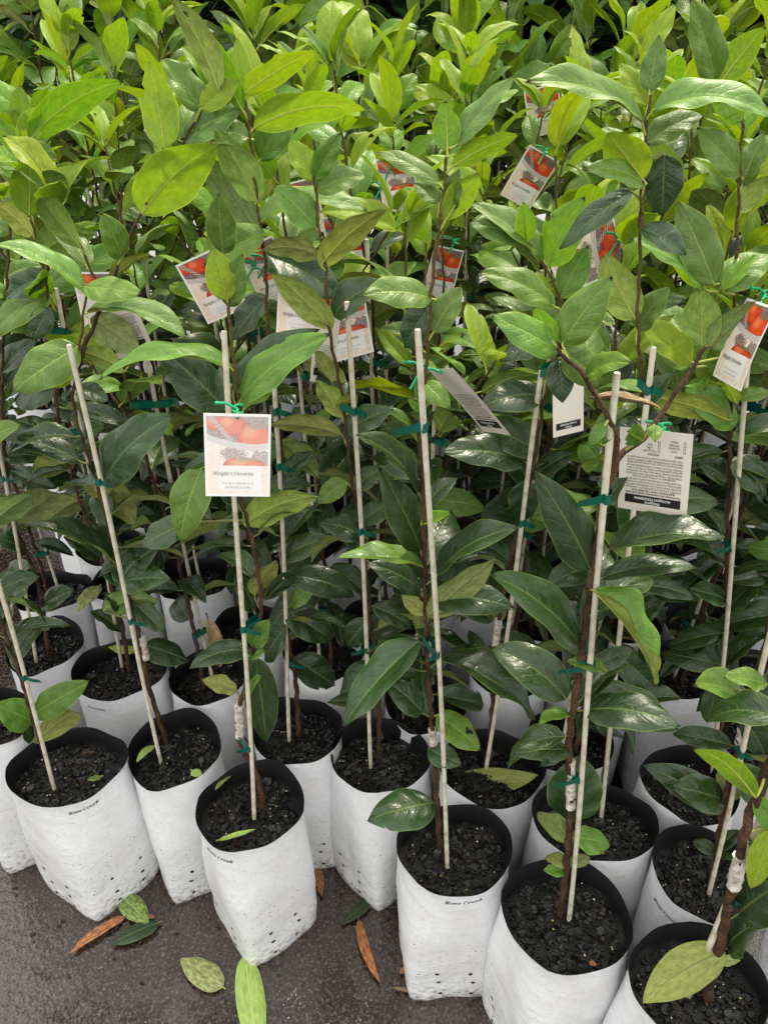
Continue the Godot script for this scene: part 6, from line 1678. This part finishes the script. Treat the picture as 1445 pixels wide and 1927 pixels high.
	plant_tag(Vector3(-0.555, 1.0844, -1.3172), Vector3(-0.1961, -0.3556, -0.9138), Vector3(-0.2357, 0.9217, -0.3081), 0.07, 0.096, true, "narrow red and white card by the left shoot, seen nearly edge on", 0.03, 0, 0.03)
	plant_tag(Vector3(-0.1509, 1.1428, -1.5), Vector3(0.9747, 0.2233, 0), Vector3(-0.2233, 0.9747, 0), 0.07, 0.096, true, "far card with a red corner left of the middle shoots", 0.03, 0, 0.03)
	plant_tag(Vector3(-0.0639, 1.1124, -1.35), Vector3(0.9931, 0.1175, 0), Vector3(-0.1175, 0.9931, 0), 0.07, 0.096, true, "far name card showing orange under the arched double leaf", 0.03, 0, 0.03)
	backdrop_rows()
	thin_out()
	details()

# a grower thins the shoots that hide the cards: leaves that hang before a card are plucked
func thin_out() -> void:
	var cards := []
	for o in get_children():
		if o.has_meta("category") and o.get_meta("category") == "plant label": cards.append([o.position, o.get_meta("gap")])
	for o in get_children():
		if not (o.has_meta("category") and o.get_meta("category") == "potted plant"): continue
		for c in o.get_children():
			if not (c is MeshInstance3D and c.name.begins_with("leaf") and c.mesh in pooled): continue
			var mid: Vector3 = o.transform * (c.transform * Vector3(0, 0, 0.07))
			for q in cards:
				var to: Vector3 = q[0] - Vector3(0, 1.42, 0)
				var t := (mid - Vector3(0, 1.42, 0)).dot(to) / to.length_squared()
				if t > 0.1 and t < 1.06 and (Vector3(0, 1.42, 0) + to * t).distance_to(mid) < q[1]:
					o.remove_child(c)
					c.free()
					break

func details() -> void:
	rng.seed = 33
	var names := ["dark glossy shrub at the far left beyond the rows", "second dark shrub from the left beyond the rows", "third dark shrub from the left beyond the rows", "fourth dark shrub from the left beyond the rows", "dark shrub behind the middle of the far rows", "fourth dark shrub from the right beyond the rows", "third dark shrub from the right beyond the rows", "second dark shrub from the right beyond the rows", "dark glossy shrub at the far right beyond the rows"]
	for k in 9:
		shrub(Vector3(-2.72 + 0.68 * k, 0, -3.95 - 0.3 * (k % 3)), 1.4, 2.9 + 0.25 * ((k * 3) % 4), 6500, names[k], 500 + k)
	# fallen leaves
	var gum := std(Color.WHITE, 0.42)
	gum.albedo_texture = leaf_tex(lin(0.36, 0.135, 0.040), lin(0.42, 0.22, 0.09), lin(0.24, 0.08, 0.03), 0.5, 0.15, 14, 71, lin(0.16, 0.06, 0.025), 0.5)
	var lime := std(Color.WHITE, 0.45)
	lime.albedo_texture = leaf_tex(lin(0.32, 0.46, 0.10), lin(0.52, 0.60, 0.22), lin(0.38, 0.50, 0.13), 0.15, 0.6, 26, 73, lin(0.14, 0.20, 0.05), 0.15)
	var olive := std(Color.WHITE, 0.4)
	olive.albedo_texture = leaf_tex(lin(0.26, 0.29, 0.10), lin(0.36, 0.37, 0.15), lin(0.10, 0.11, 0.03), 0.4, 0.5, 40, 75, lin(0.10, 0.13, 0.03), 0.4)
	var spotty := std(Color.WHITE, 0.4)
	spotty.albedo_texture = leaf_tex(lin(0.17, 0.25, 0.05), lin(0.36, 0.42, 0.14), lin(0.09, 0.12, 0.03), 0.5, 0.4, 70, 77, lin(0.07, 0.09, 0.03), 0.6)
	var dark: Material = mats.top_o[0]
	var dry := std(Color.WHITE, 0.6)
	dry.albedo_texture = leaf_tex(lin(0.23, 0.155, 0.075), lin(0.32, 0.23, 0.12), lin(0.14, 0.09, 0.04), 0.45, 0.5, 10, 79)
	for m in [gum, lime, olive, spotty, dry]:
		m.heightmap_enabled = true
		m.heightmap_texture = dark.heightmap_texture
		m.heightmap_scale = 0.06
	fallen(Vector3(-0.4871, 0.004, -0.8235), Vector3(-0.569, 0.004, -0.7538), 0.021, gum, mats.trunk, "orange gum leaf on the ground by the corner of the front printed bag", 0.3, 0.2, 0.3, 0.008, "fallen_leaf", 0)
	fallen(Vector3(-0.4308, 0.004, -0.8225), Vector3(-0.4739, 0.004, -0.8266), 0.01, gum, mats.trunk, "tip of a thin orange leaf poking out beside the spotted green one", 0.3, 0.3, 0.1, 0.004, "fallen_leaf", 0)
	fallen(Vector3(-0.507, 0.004, -0.8644), Vector3(-0.4371, 0.004, -0.8083), 0.042, spotty, mats.stalk_y, "yellow-green leaf with dark spots lying on an orange one", 0.2, 0.05, 0, 0.012, "fallen_leaf", 0.15)
	fallen(Vector3(-0.4202, 0.004, -0.8123), Vector3(-0.4973, 0.004, -0.7709), 0.036, dark, mats.stalk_o, "dark green veined leaf on the ground under the spotted leaf", 0.4, 0.15, 0, 0.006, "fallen_leaf", 0)
	fallen(Vector3(-0.2805, 0.004, -0.6974), Vector3(-0.3656, 0.004, -0.7463), 0.048, olive, mats.stalk_y, "pale olive round leaf lying alone on the wet ground", 0.4, 0.1, 0, 0.006, "fallen_leaf", 0)
	fallen(Vector3(-0.2508, 0.004, -0.7519), Vector3(-0.1985, 0.004, -0.572), 0.05, lime, mats.stalk_y, "large lime green leaf on the ground at the bottom edge", 0.25, 0.12, 0, 0.01, "fallen_leaf", 0)
	fallen(Vector3(-0.0464, 0.004, -0.8174), Vector3(-0.0061, 0.004, -0.7044), 0.02, gum, mats.trunk, "curved orange gum leaf standing out between two front bags", 0.4, 0.35, 0.5, 0.006, "fallen_leaf", 0)
	fallen(Vector3(-0.023, 0.004, -0.8623), Vector3(-0.0819, 0.004, -0.8083), 0.024, dark, mats.stalk_o, "green leaf half under the bag with the bare pale stake", 0.3, 0.15, -0.3, 0.006, "fallen_leaf", 0)
	fallen(Vector3(-0.1322, 0.004, -0.9267), Vector3(-0.1193, 0.004, -0.8623), 0.018, gum, mats.trunk, "short orange leaf under the corner of the tall sapling's bag", 0.3, 0.2, 0, 0.006, "fallen_leaf", 0)
	fallen(Vector3(0.0374, 0.004, -0.7315), Vector3(0.0277, 0.004, -0.7196), 0.009, gum, mats.trunk, "small orange scrap beside the stickered bag's foot", 0.2, 0.2, 0, 0.004, "fallen_leaf", 0)
	fallen(Vector3(0.0439, 0.004, -0.6904), Vector3(0.0144, 0.004, -0.6974), 0.006, dry, mats.trunk, "thin brown twig-like leaf at the stickered bag's foot", 0.3, 0.3, 0.2, 0.02, "fallen_leaf", 0)
	fallen(Vector3(0.1916, 1.1177, -0.655), Vector3(0.26, 1.1044, -0.66), 0.022, dry, mats.trunk, "pinkish brown dry leaf caught behind the stake of the large front bag", 0.4, 0.9, 0.2, 0.004, "withered_leaf", 0)
	fallen(Vector3(-0.4938, 0.312, -0.8958), Vector3(-0.5145, 0.316, -0.8847), 0.014, spotty, mats.stalk_y, "scrap of green leaf on the mix at the printed front bag's near rim", 0.3, 0.1, 0, 0.003, "fallen_leaf", 0)
	fallen(Vector3(-0.417, 0.312, -0.9643), Vector3(-0.4326, 0.332, -0.9091), 0.018, lime, mats.stalk_y, "pale leaf scrap standing in the second front bag", 0.5, 0.4, 0.2, 0.004, "fallen_leaf", 0)
	fallen(Vector3(-0.3382, 0.312, -0.9084), Vector3(-0.3184, 0.314, -0.8953), 0.018, lime, mats.stalk_y, "small round green leaf lying at the second front bag's rim", 0.3, 0.1, 0, 0.003, "fallen_leaf", 0)
	fallen(Vector3(-0.2645, 0.312, -0.9049), Vector3(-0.2889, 0.316, -0.8627), 0.012, spotty, mats.stalk_y, "narrow green leaf on the mix behind the stem in the name-card bag", 0.5, 0.3, 0.3, 0.006, "fallen_leaf", 0)
	fallen(Vector3(-0.2662, 0.312, -0.7707), Vector3(-0.2068, 0.324, -0.7826), 0.011, lime, mats.stalk_y, "bright yellow-green sliver of leaf at the near rim of the name-card bag", 0.4, 0.5, 0.3, 0.004, "fallen_leaf", 0)
	fallen(Vector3(-0.2959, 0.4835, -1), Vector3(-0.2817, 0.3843, -0.985), 0.034, dry, mats.trunk, "withered brown leaf hanging curled over the bag behind the second front bag", 0.7, 0.7, 0.3, 0.01, "withered_leaf", 0)
	fallen(Vector3(-0.643, 0.342, -1.3868), Vector3(-0.6673, 0.332, -1.309), 0.045, olive, mats.stalk_y, "pale crumpled dead leaf lying in a bag of the third row", 0.6, 0.3, 0.1, 0.006, "withered_leaf", 0)
	fallen(Vector3(-0.5226, 0.312, -1.2152), Vector3(-0.5762, 0.324, -1.215), 0.035, lime, mats.stalk_y, "pale leaf fallen on the mix in the bag with the leftward leaning stake", 0.4, 0.2, 0.2, 0.006, "fallen_leaf", 0)
	fallen(Vector3(0.2874, 0.312, -0.5796), Vector3(0.2963, 0.314, -0.5742), 0.008, gum, mats.trunk, "tiny orange scrap on the mix in the large front bag", 0.2, 0.2, 0, 0.002, "fallen_leaf", 0)
	# grit washed out of the bags
	var r := RandomNumberGenerator.new()
	r.seed = 61
	begin()
	for n in 1500:
		var p := Vector3(r.randf_range(-1.0, 0.5), 0.0005, r.randf_range(-1.1, -0.35))
		var s := 0.0009 + 0.0055 * pow(r.randf(), 4.5)
		var g := r.randf_range(0.008, 0.03) if r.randf() < 0.75 else r.randf_range(0.06, 0.16)
		chip(p, Basis(Vector3.UP, r.randf() * TAU) * Basis(Vector3.RIGHT, r.randf_range(-0.4, 0.4)), s, s * r.randf_range(0.4, 0.9), s * 0.35, Color(g, g * 0.92, g * 0.85), r)
	var gm := ArrayMesh.new()
	commit(gm)
	var grit := part("loose_grit", gm, self, [mats.soil])
	tag(grit, "loose dark potting grit scattered over the wet ground", "", "", "stuff")
